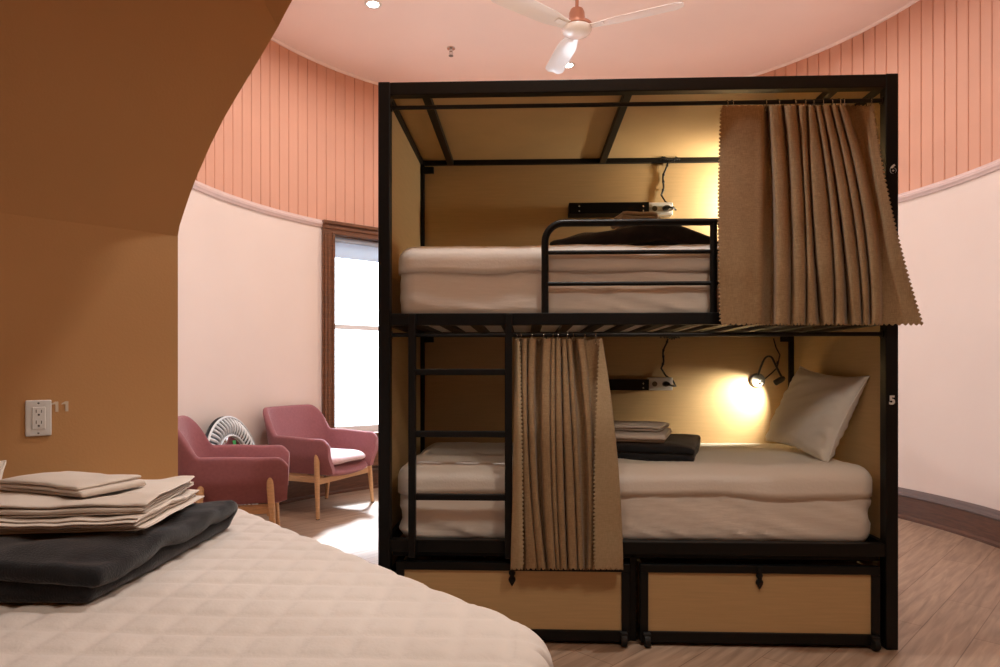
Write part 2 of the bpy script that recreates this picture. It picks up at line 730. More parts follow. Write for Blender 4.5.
LEFT = B - WD * 2.3
mb = MB()
mb.prism([B, BH, LEFT + Vector((0, 0, H1)), LEFT], BACK)
structure(mb.build('wall_left', M['ochre']))
arch = [(178, 236), (179.5, 226), (184, 212), (190, 194), (197, 176), (204, 160), (211, 144), (217.5, 131), (224, 118), (231, 106),
        (238, 94), (249, 76), (260, 58), (269, 42.5), (278, 27), (284, 13.5), (290.6, 0), (303, -19), (322, -45), (348, -76), (380, -108), (412, -136)]
ap = [slope_pt(*q) for q in arch]
ap[0] = BH.copy()
k2 = (H2 + .05 - H1)
topL = LEFT + WN * (lean * k2) + Vector((0, 0, H2 + .05))
topR = ap[-1] + (WN * lean + Vector((0, 0, 1))) * (H2 + .05 - ap[-1].z)
mb = MB()
mb.prism(ap + [topR, topL, LEFT + Vector((0, 0, H1))], BACK)
structure(mb.build('wall_left_slope', M['ochre']))
# the slope breaks into a second facet towards the head of the arch
K1, K2 = slope_pt(278, 27), slope_pt(264, 0)
ke = (K2 - K1).normalized()
KT = K1 + ke * ((H2 - K1.z) / ke.z)
edge_pts = ap[14:] + [topR - (WN * lean + Vector((0, 0, 1))) * .05]
kperp = ke.cross(slope_n)
if kperp.dot(edge_pts[3] - K1) < 0:
    kperp = -kperp
mb = MB()
low = [K1] + edge_pts[1:] + [KT]
top = [p + slope_n * (.001 + .16 * max(0.0, (p - K1).dot(kperp))) for p in low]
n = len(low)
mb.add([p - slope_n * .02 for p in low] + top, [tuple(range(n))[::-1], tuple(range(n, 2 * n))] + [(i, (i + 1) % n, (i + 1) % n + n, i + n) for i in range(n)])
structure(mb.build('trim_4', M['ochre']))

# the rest of the fore room, out of sight: side walls, back wall, ceiling
CORN = [LEFT, LEFT + WN * 4.4, LEFT + WN * 4.4 + WD * 4.6]
RIGHT = cyl(A0)


def flat_wall(name, a, b, z1, material, out):
    mb = MB()
    d = (b - a).normalized()
    n = Vector((d.y, -d.x, 0))
    if n.dot(out) < 0:
        n = -n
    mb.prism([a, b, b + Vector((0, 0, z1)), a + Vector((0, 0, z1))], n * .1)
    structure(mb.build(name, material))


flat_wall('wall_side', CORN[0], CORN[1], H2, M['ochre'], -WD)
flat_wall('wall_back', CORN[1], CORN[2], H2, M['ochre'], WN)
flat_wall('wall_right', CORN[2], RIGHT, H2, M['ochre'], WD)
mb = MB()
up = Vector((0, 0, H2))
front = [cyl(a) + up for a in arc(A1, A0 + 2 * PI, 30)]
poly = [LEFT + up + BACK] + [cyl(A1, R + .02) + up] + front + [c + up for c in CORN[::-1]]
mb.prism(poly, (0, 0, .1))
structure(mb.build('ceiling_fore_room', M['ochre']))
flat_wall('wall_return', B + BACK, cyl(A1), CEIL, M['ochre'], Vector((-1, 1, 0)))

# ----------------------------------------------------------------- bunk bed
P0 = Vector((-.1848 * 2.667, 2.667, 0))
BR = -math.atan(.038)
MBK = Matrix.Translation(P0) @ Matrix.Rotation(BR, 4, 'Z')
MBI = MBK.inverted()
W, D, H = 2.058, 1.0, 2.265


def bl(px, py, v):
    """image point to bunk coordinates on the plane at depth v"""
    e, d = MBI @ EYE, MBI.to_3x3() @ ray(px, py)
    return e + d * ((v - e.y) / d.y)


def bh(px, py, h):
    return MBI @ at_height(px, py, h)


def in_bunk(o, u, v, h, rz=0.0):
    o.matrix_basis = MBK @ Matrix.Translation((u, v, h)) @ Matrix.Rotation(rz, 4, 'Z')
    return o


bunk = empty('bunk_bed', P0, BR)
tag(bunk, 'tall black metal two-level bunk bed with maple panels standing in the round room', 'bunk bed')


def part(mb, name, material, parent=bunk, **k):
    return mb.build(name, material, parent, **k)


PT = .048
for (u, v, s) in ((0, 0, PT), (W - PT, 0, PT), (0, D - .04, .04), (W - .04, D - .04, .04)):
    mb = MB()
    mb.box(u, u + s, v, v + s, 0, H)
    part(mb, 'post', M['black'], bev=.004)
# top rails
mb = MB()
mb.box(PT, W - PT, .002, PT - .002, H - .053, H - .002)
part(mb, 'top_rail', M['black'], bev=.003)
mb = MB()
mb.box(.04, W - .04, D - .036, D - .004, H - .038, H - .002)
part(mb, 'top_rail', M['black'], bev=.003)
for u in (.006, W - .036):
    mb = MB()
    mb.box(u, u + .03, PT, D - .04, H - .036, H - .004)
    part(mb, 'top_rail', M['black'], bev=.003)
for u in (.185, 1.015, 1.84):
    mb = MB()
    mb.box(u - .017, u + .017, .05, D - .036, H - .042, H - .014)
    part(mb, 'cross_bar', M['black'], bev=.003)
# laminate panels
mb = MB()
mb.box(.036, W - .036, PT, D - .036, H - .013, H - .003)
part(mb, 'roof_panel', M['laminate'])
zu = 1.315
for (z0, z1) in ((.25, 1.29), (1.292, H - .036)):
    mb = MB()
    mb.box(.04, W - .04, D - .014, D - .003, z0, z1)
    part(mb, 'back_panel', M['laminate'])
    for u in (.008, W - .019):
        mb = MB()
        mb.box(u, u + .011, PT, D - .04, z0, z1)
        part(mb, 'side_panel', M['laminate'])
for q in ((.04, W - .04, D - .014, D - .003), (.008, .019, PT, D - .04), (W - .019, W - .008, PT, D - .04)):  # black boards added to block light through the gap below the bunk
    mb = MB()
    mb.box(*q, .012, .25)
    part(mb, 'light_block_panel', M['black'])
# upper frame
zt_u, zb_u = bl(640, 312.5, 0).z, bl(640, 324.5, 0).z
for (z0, z1) in ((zb_u, zt_u), (.365, .415)):
    mb = MB()
    mb.box(PT, W - PT, .004, PT - .004, z0, z1)
    part(mb, 'front_rail', M['black'], bev=.003)
    mb = MB()
    mb.box(.04, W - .04, D - .05, D - .015, z0, z1)
    part(mb, 'back_rail', M['black'], bev=.003)
    for u in (.02, W - .045):
        mb = MB()
        mb.box(u, u + .025, PT, D - .045, z0, z1)
        part(mb, 'side_rail', M['black'], bev=.003)
    for k in range(15):
        u = .13 + k * (W - .26) / 14
        mb = MB()
        mb.box(u - .022, u + .022, PT - .004, D - .05, z0 + .004, z0 + .02)
        part(mb, 'bed_slat', M['black'])
# middle leg and the drawer guide under the lower frame
mb = MB()
um = bl(635, 600, 0).x
mb.box(um - .014, um + .014, .05, .078, 0, .365)
mb.box(PT, W - PT, .05, .07, .335, .365)
part(mb, 'centre_leg', M['black'], bev=.003)
# corner brackets
for (u, z) in ((.055, H - .09), (W - .075, H - .09), (.055, zb_u - .03), (W - .075, zb_u - .03)):
    mb = MB()
    mb.box(u - .02, u + .04, D - .06, D - .042, z, z + .035)
    mb.lathe([(.006, 0), (.006, .006), (0, .007)], 8, Matrix.Translation((u + .012, D - .06, z + .018)) @ Matrix.Rotation(PI / 2, 4, 'X'))
    part(mb, 'corner_bracket', M['black'], bev=.002)
# curtain rods
rod_v = .030
for z in (2.170, bl(640, 334.5, rod_v).z):
    mb = MB()
    mb.tube([(PT - .004, rod_v, z), (W - PT + .004, rod_v, z)], .0085, 12)
    for u in (PT, W - PT):
        mb.tube([(u - .004, rod_v, z), (u + .004, rod_v, z)], .016, 12)
    smooth_by_angle(part(mb, 'curtain_rod', M['pipe']))
ROD = (2.170, bl(640, 334.5, rod_v).z)
# guard rail of tube with a rounded corner
gv = .022
g0, g1 = bl(545, 260, gv).x, bl(713.5, 260, gv).x
gt = bl(640, 222.5, gv).z
gr = .075
path = [(g0, gv, zt_u - .03), (g0, gv, gt - gr)]
for k in range(1, 9):
    a = PI - k * PI / 16
    path.append((g0 + gr + gr * math.cos(a), gv, gt - gr + gr * math.sin(a)))
path.append((g1 + .03, gv, gt))
mb = MB()
mb.tube(path, .0145, 12)
guard = smooth_by_angle(part(mb, 'guard_rail', M['black']), 40)
mb = MB()
mb.tube([(g1, gv, zt_u - .03), (g1, gv, gt)], .0145, 12)
smooth_by_angle(part(mb, 'upright', M['black'], guard), 40)
for y in (252, 283.5):
    z = bl(640, y, gv).z
    mb = MB()
    mb.tube([(g0, gv, z), (g1 + .03, gv, z)], .0085, 12)
    smooth_by_angle(part(mb, 'guard_bar', M['black'], guard), 40)
# ladder
lv = -.018
l0, l1 = bl(412.3, 450, lv).x, bl(508.5, 450, lv).x
mb = MB()
lz0, lz1 = bl(412, 557, lv).z, zt_u - .005
for u in (l0, l1):
    mb.box(u - .0145, u + .0145, lv - .0145, lv + .0145, lz0, lz1)
ladder = part(mb, 'ladder', M['black'], bev=.003)
for y in (372, 434, 497):
    z = bl(460, y, lv).z
    mb = MB()
    mb.box(l0 + .014, l1 - .014, lv - .011, lv + .011, z - .0125, z + .0125)
    part(mb, 'rung', M['black'], ladder, bev=.003)
# shelves, sockets and cables on the back panels
VB = D - .014


def wall_kit(hc, px_sock, y_cable, y_sock, ltop):
    s0, s1 = bl(569, y_sock, VB - .1).x, bl(649, y_sock, VB - .1).x
    mb = MB()
    mb.box(s0, s1, VB - .10, VB - .001, hc - .028, hc - .024)
    mb.box(s0, s1, VB - .10, VB - .097, hc - .028, hc + .03)
    mb.box(s0, s1, VB - .004, VB - .001, hc - .028, hc + .03)
    mb.box(s0, s0 + .003, VB - .10, VB - .001, hc - .028, hc + .03)
    mb.box(s1 - .003, s1, VB - .10, VB - .001, hc - .028, hc + .03)
    sh = part(mb, 'wall_shelf', M['black'])
    for (u, z) in ((s0 + .055, hc + .012), (s0 + .055, hc - .014), (s1 - .03, hc + .008), (s1 - .03, hc - .016)):
        mb = MB()
        mb.lathe([(.005, 0), (.0045, .003), (0, .004)], 10, Matrix.Translation((u, VB - .10, z)) @ Matrix.Rotation(PI / 2, 4, 'X'))
        part(mb, 'screw', M['chrome'], sh, sm=True)
    mb = MB()
    c = s1 + .07
    mb.box(s1 + .004, s1 + .136, VB - .055, VB - .001, hc - .03, hc + .04)
    so = part(mb, 'socket_box', M['white'], bev=.006)
    mb = MB()
    mb.box(s1 + .02, s1 + .12, VB - .059, VB - .054, hc - .02, hc + .03)
    part(mb, 'faceplate', M['white'], so, bev=.002)
    for du in (.038, .092):
        mb = MB()
        mb.lathe([(.014, 0), (.014, .001), (0, .0012)], 16, Matrix.Translation((s1 + du, VB - .059, hc + .005)) @ Matrix.Rotation(PI / 2, 4, 'X'))
        part(mb, 'receptacle', M['grey'], so)
    mb = MB()
    mb.lathe([(.013, 0), (.015, .012), (.011, .03), (.005, .045), (0, .046)], 14,
             Matrix.Translation((s1 + .092, VB - .06, hc + .005)) @ Matrix.Rotation(PI / 2, 4, 'X') @ Matrix.Rotation(.35, 4, 'Y'))
    part(mb, 'plug', M['black_plastic'], so, sm=True)
    mb = MB()
    u = s1 + .092
    pth = [(u, VB - .10, hc + .004), (u + .03, VB - .108, hc - .004), (u + .055, VB - .07, hc - .006), (u + .05, VB - .03, hc + .02),
           (u + .012, VB - .02, hc + .05), (u - .01, VB - .012, hc + .09)]
    zt2 = ltop
    n = 28
    for k in range(1, n + 1):
        t = k / n
        pth.append((u - .01 + .030 * t + .006 * math.sin(t * 8), VB - .012 - .003 * math.sin(t * 10), hc + .09 + (zt2 - hc - .09) * t))
    mb.tube(pth, .005, 8)
    for t in (.15, .4, .62, .9):
        z = hc + .09 + (zt2 - hc - .09) * t
        mb.tube([(u - .01 + .030 * t + .006 * math.sin(t * 8), VB - .012, z - .006), (u - .01 + .030 * t + .006 * math.sin(t * 8), VB - .012, z + .006)], .007, 8)
    part(mb, 'power_cable', M['black_plastic'], sm=True)
    mb = MB()
    for k in range(7):
        a = k * .9
        mb.tube([(u - .02 + k * .012, D - .055 - .006 * math.cos(a), zt2 + .004 + .01 * math.sin(a)),
                 (u - .01 + k * .012, D - .052, zt2 + .016 + .006 * math.cos(a)), (u + .005 + k * .013, D - .057, zt2 + .003)], .004, 7)
    part(mb, 'cable_bundle', M['black_plastic'], sm=True)


hU = bl(612, 208, VB - .1).z
hL = bl(612, 385, VB - .1).z
wall_kit(hU, 660, 165, 210, H - .035)
wall_kit(hL, 660, 337, 385, zb_u - .012)


# reading lamps: wall disc, gooseneck, small spot head
def reading_lamp(zc, cable_top, aim, watts):
    uc = bl(757.5, 380, VB - .01).x
    base = MB()
    base.lathe([(.040, 0), (.040, .012), (.034, .02), (0, .022)], 28, Matrix.Translation((uc, VB - .001, zc)) @ Matrix.Rotation(PI / 2, 4, 'X'))
    lamp = smooth_by_angle(part(base, 'reading_lamp', M['grey']), 40)
    mb = MB()
    mb.lathe([(.008, 0), (.007, .008), (0, .009)], 12, Matrix.Translation((uc + .008, VB - .022, zc - .016)) @ Matrix.Rotation(PI / 2, 4, 'X'))
    part(mb, 'switch_knob', M['chrome'], lamp, sm=True)
    p = [(uc, VB - .02, zc + .03), (uc + .002, VB - .05, zc + .07), (uc + .016, VB - .085, zc + .122), (uc + .036, VB - .11, zc + .125),
         (uc + .05, VB - .125, zc + .09), (uc + .062, VB - .15, zc + .045), (uc + .074, VB - .165, zc + .012)]
    q = []
    for i in range(len(p) - 1):
        for t in (0, .25, .5, .75):
            P = [Vector(p[max(0, i - 1)]), Vector(p[i]), Vector(p[i + 1]), Vector(p[min(len(p) - 1, i + 2)])]
            q.append(.5 * ((2 * P[1]) + (P[2] - P[0]) * t + (2 * P[0] - 5 * P[1] + 4 * P[2] - P[3]) * t * t + (3 * P[1] - P[0] - 3 * P[2] + P[3]) * t ** 3))
    q.append(Vector(p[-1]))
    mb = MB()
    mb.tube(q, .0055, 10)
    part(mb, 'gooseneck', M['black_plastic'], lamp, sm=True)
    tip = Vector(p[-1])
    aim = Vector(aim).normalized()
    Mh = Matrix.Translation(tip) @ aim.to_track_quat('Z', 'Y').to_matrix().to_4x4()
    mb = MB()
    mb.lathe([(.007, -.012), (.013, -.004), (.0155, .01), (.0155, .044), (.0135, .046), (.0135, .040), (0, .0395)], 18, Mh)
    smooth_by_angle(part(mb, 'lamp_head', M['black_plastic'], lamp), 40)
    mb = MB()
    mb.lathe([(.0125, .0405), (.011, .0445), (0, .046)], 16, Mh)
    part(mb, 'bulb', M['bulb_on'], lamp, sm=True)
    mb = MB()
    cb = [(uc + .085, VB - .01, cable_top), (uc + .095, VB - .02, cable_top - .05), (uc + .112, VB - .03, cable_top - .09), (uc + .10, VB - .02, cable_top - .16),
          (uc + .075, VB - .012, zc + .04), (uc + .04, VB - .012, zc + .01)]
    mb.tube(cb, .0038, 8)
    mb.tube([(uc + .105, VB - .02, cable_top - .125), (uc + .102, VB - .02, cable_top - .14)], .007, 8)
    part(mb, 'lamp_cable', M['black_plastic'], lamp, sm=True)
    li = bpy.data.lights.new('reading_light', 'SPOT')
    li.energy = watts
    li.color = (1, .88, .68)
    li.spot_size = math.radians(104 if zc < 1.5 else 150)
    li.spot_blend = 1.0
    li.shadow_soft_size = .012 if zc < 1.5 else .035
    o = bpy.data.objects.new('reading_light', li)
    COL.objects.link(o)
    o.parent = bunk
    o.matrix_basis = Matrix.Translation(tip + aim * .052) @ aim.to_track_quat('-Z', 'Y').to_matrix().to_4x4()
    return lamp


zl = bl(757.5, 380.5, VB - .01).z
reading_lamp(zl, zb_u - .01, (-.19, .165, -.150), 25)
reading_lamp(zl + .93, H - .04, (-.8, .35, .1), 34)

# numbers on the right post
for (s, px, py) in (('6', 892.8, 169.5), ('5', 891.8, 400.5)):
    c = bl(px, py, 0)
    tag(text_mesh('number', s, .047, .0015, M['number'], bunk, Matrix.Translation((c.x, -.002, c.z)) @ Matrix.Rotation(PI / 2, 4, 'X'), .0018), 'white number ' + s)


# ------------------------------------------------------------------ drawers
def drawer(px0, px1, handle_px, label):
    u0, u1 = bl(px0, 600, 0).x, bl(px1, 600, 0).x
    w = u1 - u0
    z0, z1 = bl(700, 643.5, 0).z, bl(700, 565.5, 0).z
    root = empty('under_bed_drawer')
    tag(root, label, 'drawer', 'rolling drawers under the bunk')
    in_bunk(root, (u0 + u1) / 2, .004, 0)
    hw = w / 2
    mb = MB()
    mb.box(-hw, hw, 0, .03, z1 - .032, z1)
    mb.box(-hw, hw, 0, .03, z0, z0 + .042)
    mb.box(-hw, -hw + .032, 0, .03, z0 + .042, z1 - .032)
    mb.box(hw - .032, hw, 0, .03, z0 + .042, z1 - .032)
    mb.build('drawer_frame', M['black'], root, bev=.003)
    mb = MB()
    mb.box(-hw + .03, hw - .03, .010, .022, z0 + .04, z1 - .03)
    mb.build('front_panel', M['laminate'], root)
    mb = MB()
    mb.box(-hw + .01, -hw + .022, .03, .86, z0 + .03, z1 - .02)
    mb.box(hw - .022, hw - .01, .03, .86, z0 + .03, z1 - .02)
    mb.box(-hw + .01, hw - .01, .85, .862, z0 + .03, z1 - .02)
    mb.box(-hw + .01, hw - .01, .03, .86, z0 + .022, z0 + .032)
    mb.build('drawer_box', M['laminate'], root)
    hx = bl(handle_px, 580, 0).x - (u0 + u1) / 2
    mb = MB()
    mb.box(hx - .011, hx + .011, -.005, .004, z1 - .022, z1 - .001)
    for (dz, r) in ((-.040, .013), (-.066, .0145)):
        mb.lathe([(r, 0), (r, .006), (r * .7, .012), (0, .014)], 16, Matrix.Translation((hx, .006, z1 + dz)) @ Matrix.Rotation(PI / 2, 4, 'X'))
    mb.box(hx - .008, hx + .008, -.006, .004, z1 - .070, z1 - .015)
    mb.prism([(hx - .013, -.004, z1 - .072), (hx + .013, -.004, z1 - .072), (hx, -.004, z1 - .094)], (0, .008, 0))
    mb.build('handle', M['black'], root, bev=.002)
    for (cx, cy) in ((-hw + .025, .022), (hw - .025, .022), (-hw + .03, .80), (hw - .03, .80)):
        mb = MB()
        mb.lathe([(.010, -.012), (.025, -.011), (.026, -.006), (.026, .006), (.025, .011), (.010, .012)], 20,
                 Matrix.Translation((cx, cy - .030, .026)) @ Matrix.Rotation(PI / 2, 4, 'Y'))
        mb.box(cx - .014, cx + .014, cy - .045, cy - .012, .044, max(.056, z0 + .01))
        mb.build('caster', M['rubber'], root, bev=.001)


drawer(396, 630, 512, 'black framed maple drawer on casters below the ladder and lower curtain')
drawer(640.5, 881, 760, 'black framed maple drawer on casters below the mattress with the pillow')


# ------------------------------------------------------------- bunk bedding
def sheet_side(seed, hz, amp=.009):
    def fn(p, n):
        s = 1 - abs(n.z)
        k = noise.noise(Vector((p.x * 1.6 + p.z * 3 + seed, p.y * 1.6, p.z * 13 + p.x * 4.5)))
        k2 = noise.noise(Vector((p.x * .9 + seed, p.y, p.z * 26 + p.x * 5)))
        t = max(0.0, .25 - abs(k)) / .25
        return p + n * (s * (amp * k + amp * 1.1 * t * t - amp * .6 + amp * .5 * k2))
    return fn


def quilted(amp, cell, rot, seed, hz=None):
    c, s = math.cos(rot), math.sin(rot)

    def fn(p, n):
        a, b = (p.x * c - p.y * s) / cell, (p.x * s + p.y * c) / cell
        da, db = abs(a - round(a)) * cell, abs(b - round(b)) * cell
        q = math.exp(-(min(da, db) / (cell * .13)) ** 1.3)
        w = noise.noise(Vector((p.x * 3 + seed, p.y * 3, p.z * 3))) * .006 + noise.noise(Vector((p.x * 22 + seed, p.y * 22, p.z * 22))) * .0012
        return p + n * ((-amp * q) * max(0.0, n.z) + w)
    return fn


def bunk_mattress(h0, h1, u0, u1, label, seed):
    v0, v1 = .052, D - .056
    root = empty('mattress')
    tag(root, label, 'mattress', 'mattresses of the bunk bed')
    in_bunk(root, (u0 + u1) / 2, (v0 + v1) / 2, h0)
    w, d, h = u1 - u0, v1 - v0, h1 - h0
    mb = MB()
    mb.rbox(w, d, h, (.07, .07, .05), .018, sheet_side(seed, h))
    mb.build('fitted_sheet', M['sheet'], root, sm=True)
    mb = MB()
    f = quilted(.0016, .05, .78, seed)

    def fn(p, n):
        e = .006 + .004 * noise.noise(Vector((p.x * 7 + seed, p.y * 7, 1)))
        dz = (p.z - h * .64) / .1
        sag = -.012 * noise.noise(Vector((p.x * 3.3 + seed, p.y * 3.3, 0))) * max(0, 1 - dz) if n.z < .5 else 0
        return f(p, n) + n * e + Vector((0, 0, sag))
    mb.rbox(w, d, h + .004, (.07, .07, .055), .022, fn, keep=lambda z: z > h * .62)
    o = mb.build('mattress_pad', M['pad'], root, sm=True)
    s = o.modifiers.new('Solidify', 'SOLIDIFY')
    s.thickness = .004
    s.offset = 1
    return root


HU0, HU1 = zb_u + .021, bl(480, 249.5, .12).z
uL = bl(399, 290, .09).x
bunk_mattress(HU0, HU1, uL, W - .08, 'white upper bunk mattress in a fitted sheet behind the guard rail', 3.0)
HL0, HL1 = .386, .70
bunk_mattress(HL0, HL1, uL, bl(873, 500, .08).x, 'white lower bunk mattress in a fitted sheet under the pillow', 9.0)
HU1 += .007
HL1 += .008


# folded cloth: one continuous strip folded back and forth
def folded(name, L, Wd, layers, t, material, jitter=.01, along='x', wob=.006, seed=0.0, crown=0.0, nx=26, nw=18, sub=1, dome=None):
    """L is the folded length (fold to fold), Wd the width across; base centre at the origin"""
    rnd = random.Random(int(seed * 100) + 7)
    path = []
    ends = [(-L / 2 + rnd.uniform(-1, 1) * jitter, L / 2 + rnd.uniform(-1, 1) * jitter) for _ in range(layers)]
    for i in range(layers):
        z = t * (i + .5)
        a, b = ends[i]
        if i + 1 < layers:
            m = (max(b, ends[i + 1][1]) if i % 2 == 0 else min(a, ends[i + 1][0]))
        xs = [a + (b - a) * k / nx for k in range(nx + 1)]
        if i % 2:
            xs = xs[::-1]
        path += [(x, z) for x in xs]
        if i + 1 < layers:
            e0 = xs[-1]
            a2, b2 = ends[i + 1]
            e1 = b2 if i % 2 == 0 else a2
            sg = 1 if i % 2 == 0 else -1
            for k in range(1, 6):
                an = -PI / 2 + k * PI / 6
                path.append((e0 + (e1 - e0) * k / 6 + sg * t * .55 * math.cos(an), z + t / 2 + t / 2 * math.sin(an)))
    mb = MB()
    n = nw + 1
    top = layers * t
    vs = []
    for (x, z) in path:
        lay = int(z / t)
        jw = (noise.noise(Vector((lay * 3.7 + seed, 1.5, 0)))) * jitter
        for k in range(n):
            y = -Wd / 2 + Wd * k / nw + jw
            f = z / top
            dz = wob * f * noise.noise(Vector((x * 7 + seed, y * 7, z * 2))) + wob * .35 * f * noise.noise(Vector((x * 24 + seed, y * 24, z * 9)))
            ex = max(abs(x) / (L / 2), abs(y) / (Wd / 2))
            dz += crown * f * (1 - min(1, ex) ** 2)
            droop = -t * .3 * f * smooth(.8, 1.0, ex)
            dx = jitter * .35 * noise.noise(Vector((y * 9 + seed, z * 30, 3)))
            dy = jitter * .35 * noise.noise(Vector((x * 9 + seed, z * 30, 8)))
            q = Vector((x + dx, y + dy, z + dz + droop))
            if dome:
                q = dome(q, f)
            q.z = max(q.z, t * .5)
            vs.append(q if along == 'x' else Vector((q.y, q.x, q.z)))
    fs = [(i * n + k, i * n + k + 1, (i + 1) * n + k + 1, (i + 1) * n + k) for i in range(len(path) - 1) for k in range(nw)]
    mb.add(vs, fs)
    o = mb.build(name, material, sm=True)
    s = o.modifiers.new('Solidify', 'SOLIDIFY')
    s.thickness = t * .86
    s.offset = 0
    if sub:
        b = o.modifiers.new('Subdivision', 'SUBSURF')
        b.levels = sub
        b.render_levels = sub
    return o


# lower bunk pile
hb = HL1
c = bh(652, 455, hb)
o = folded('folded_blanket', .62, .56, 2, .036, M['fleece'], .016, 'y', .014, 2.2, .010)
in_bunk(o, 1.13, .52, hb - .002, math.radians(-17))
tag(o, 'charcoal fleece blanket folded on the lower bunk mattress under white towels', 'blanket', 'folded charcoal blankets')
o = folded('folded_sheet', .40, .40, 3, .013, M['linen'], .010, 'y', .006, 5.1)
in_bunk(o, 1.06, .46, hb + .076, math.radians(-16))
tag(o, 'white sheet folded on the charcoal blanket of the lower bunk', 'sheet', 'folded white linen')
o = folded('folded_pillowcase', .28, .30, 2, .013, M['linen'], .008, 'y', .006, 6.4, .004)
in_bunk(o, 1.10, .48, hb + .117, math.radians(-20))
tag(o, 'white pillowcase folded on top of the sheet on the lower bunk', 'pillowcase', 'folded white linen')

# upper bunk pile
hb = HU1
uc = bl(622, 240, .5).x


def mound(q, f):
    e = abs(q.x) / .40
    return Vector((q.x, q.y, q.z * (1 - .55 * smooth(.25, 1.05, e)) + .0))


o = folded('folded_blanket', .46, .72, 3, .048, M['fleece'], .03, 'y', .05, 12.3, .02)
for v in o.data.vertices:
    e = v.co.x
    k = 1.0 - .62 * smooth(.10, -.36, e) - .75 * smooth(.16, .37, e)
    v.co.z = v.co.z * k + .005
in_bunk(o, bl(628, 240, .5).x, .5, hb - .004, math.radians(-4))
tag(o, 'rumpled charcoal blanket on the upper bunk mattress behind the guard rail', 'blanket', 'folded charcoal blankets')
o = folded('folded_towel', .15, .15, 4, .020, M['linen'], .01, 'x', .008, 15.5)
in_bunk(o, bl(634, 215, .56).x, .56, hb + .158, math.radians(12))
tag(o, 'pinkish white towel folded on the upper bunk blanket below the black shelf', 'towel')


# pillow leaning on the end panel
def pillow_mesh(w, h, t, seed, n=44):
    mb = MB()
    idx = {}
    vs, fs = [], []
    for sgn in (1, -1):
        for i in range(n + 1):
            for j in range(n + 1):
                a, b = -1 + 2 * i / n, -1 + 2 * j / n
                rim = i in (0, n) or j in (0, n)
                if rim and sgn == -1:
                    continue
                x = a * w / 2 * (1 - .10 * (1 - abs(a)) ** 0 * (1 - b * b) * abs(a) ** 3)
                y = b * h / 2 * (1 - .12 * (1 - a * a) * abs(b) ** 3)
                m = max(abs(a), abs(b))
                k = ((1 - a * a) * (1 - b * b))
                z = sgn * t / 2 * (k ** .42) if k > 0 else 0
                cr = smooth(.45, .98, m) * (1 - smooth(.98, 1.0, m) * .6)
                z += sgn * .010 * cr * noise.noise(Vector((a * 5 + math.atan2(b, a) * 3 + seed, b * 6, sgn * 3))) * (1 if not rim else 0)
                z += sgn * .012 * noise.noise(Vector((a * 1.7 + seed, b * 1.7 + a * .8, sgn))) * min(1, k * 3)
                z += sgn * .006 * noise.noise(Vector((a * 3 + b * 6 + seed, b * 1.2, sgn))) * min(1, k * 4)
                idx[(sgn, i, j)] = len(vs)
                if rim:
                    idx[(-sgn, i, j)] = len(vs)
                vs.append(Vector((x, y, z)))
        for i in range(n):
            for j in range(n):
                q = [idx[(sgn, i, j)], idx[(sgn, i + 1, j)], idx[(sgn, i + 1, j + 1)], idx[(sgn, i, j + 1)]]
                fs.append(q if sgn > 0 else q[::-1])
    mb.add(vs, fs)
    return mb


def pillow(name, w, h, t, seed):
    root = empty(name)
    mb = pillow_mesh(w, h, t, seed)
    mb.build('pillowcase', M['pillow'], root, sm=True)
    # flanged seam round the rim
    n = 60
    path = []
    for (a0, b0, a1, b1) in ((-1, -1, 1, -1), (1, -1, 1, 1), (1, 1, -1, 1), (-1, 1, -1, -1)):
        for k in range(n // 2):
            t2 = k / (n // 2)
            a, b = a0 + (a1 - a0) * t2, b0 + (b1 - b0) * t2
            path.append(Vector((a * w / 2 * (1 - .10 * (1 - b * b) * abs(a) ** 3), b * h / 2 * (1 - .12 * (1 - a * a) * abs(b) ** 3), 0)))
    mb = MB()
    mb.tube(path, .0035, 6, closed=True)
    mb.build('seam', M['pillow'], root, sm=True)
    return root


cA, cB = bl(809.6, 367.6, .70), bl(871, 382.5, .14)
cC, cD = bl(831, 461, .22), bl(762, 441, .78)
xax = ((cA - cB) + (cD - cC)).normalized()
yax = ((cA - cD) + (cB - cC))
yax = (yax - xax * yax.dot(xax)).normalized()
zax = xax.cross(yax)
ctr = (cA + cB + cC + cD) / 4 + Vector((-.012, 0, .006))
pw_, ph_ = ((cA - cB).length + (cD - cC).length) / 2, ((cA - cD).length + (cB - cC).length) / 2
p = pillow('pillow', pw_, ph_ * 1.02, .15, 3.3)
tag(p, 'plump white pillow leaning against the end panel of the lower bunk', 'pillow')
Mp = Matrix(((xax.x, yax.x, zax.x, ctr.x), (xax.y, yax.y, zax.y, ctr.y), (xax.z, yax.z, zax.z, ctr.z), (0, 0, 0, 1)))
p.matrix_basis = MBK @ Mp
print('PILLOW', [tuple(round(c, 2) for c in q) for q in (cA, cB, cC, cD)], pw_, ph_)


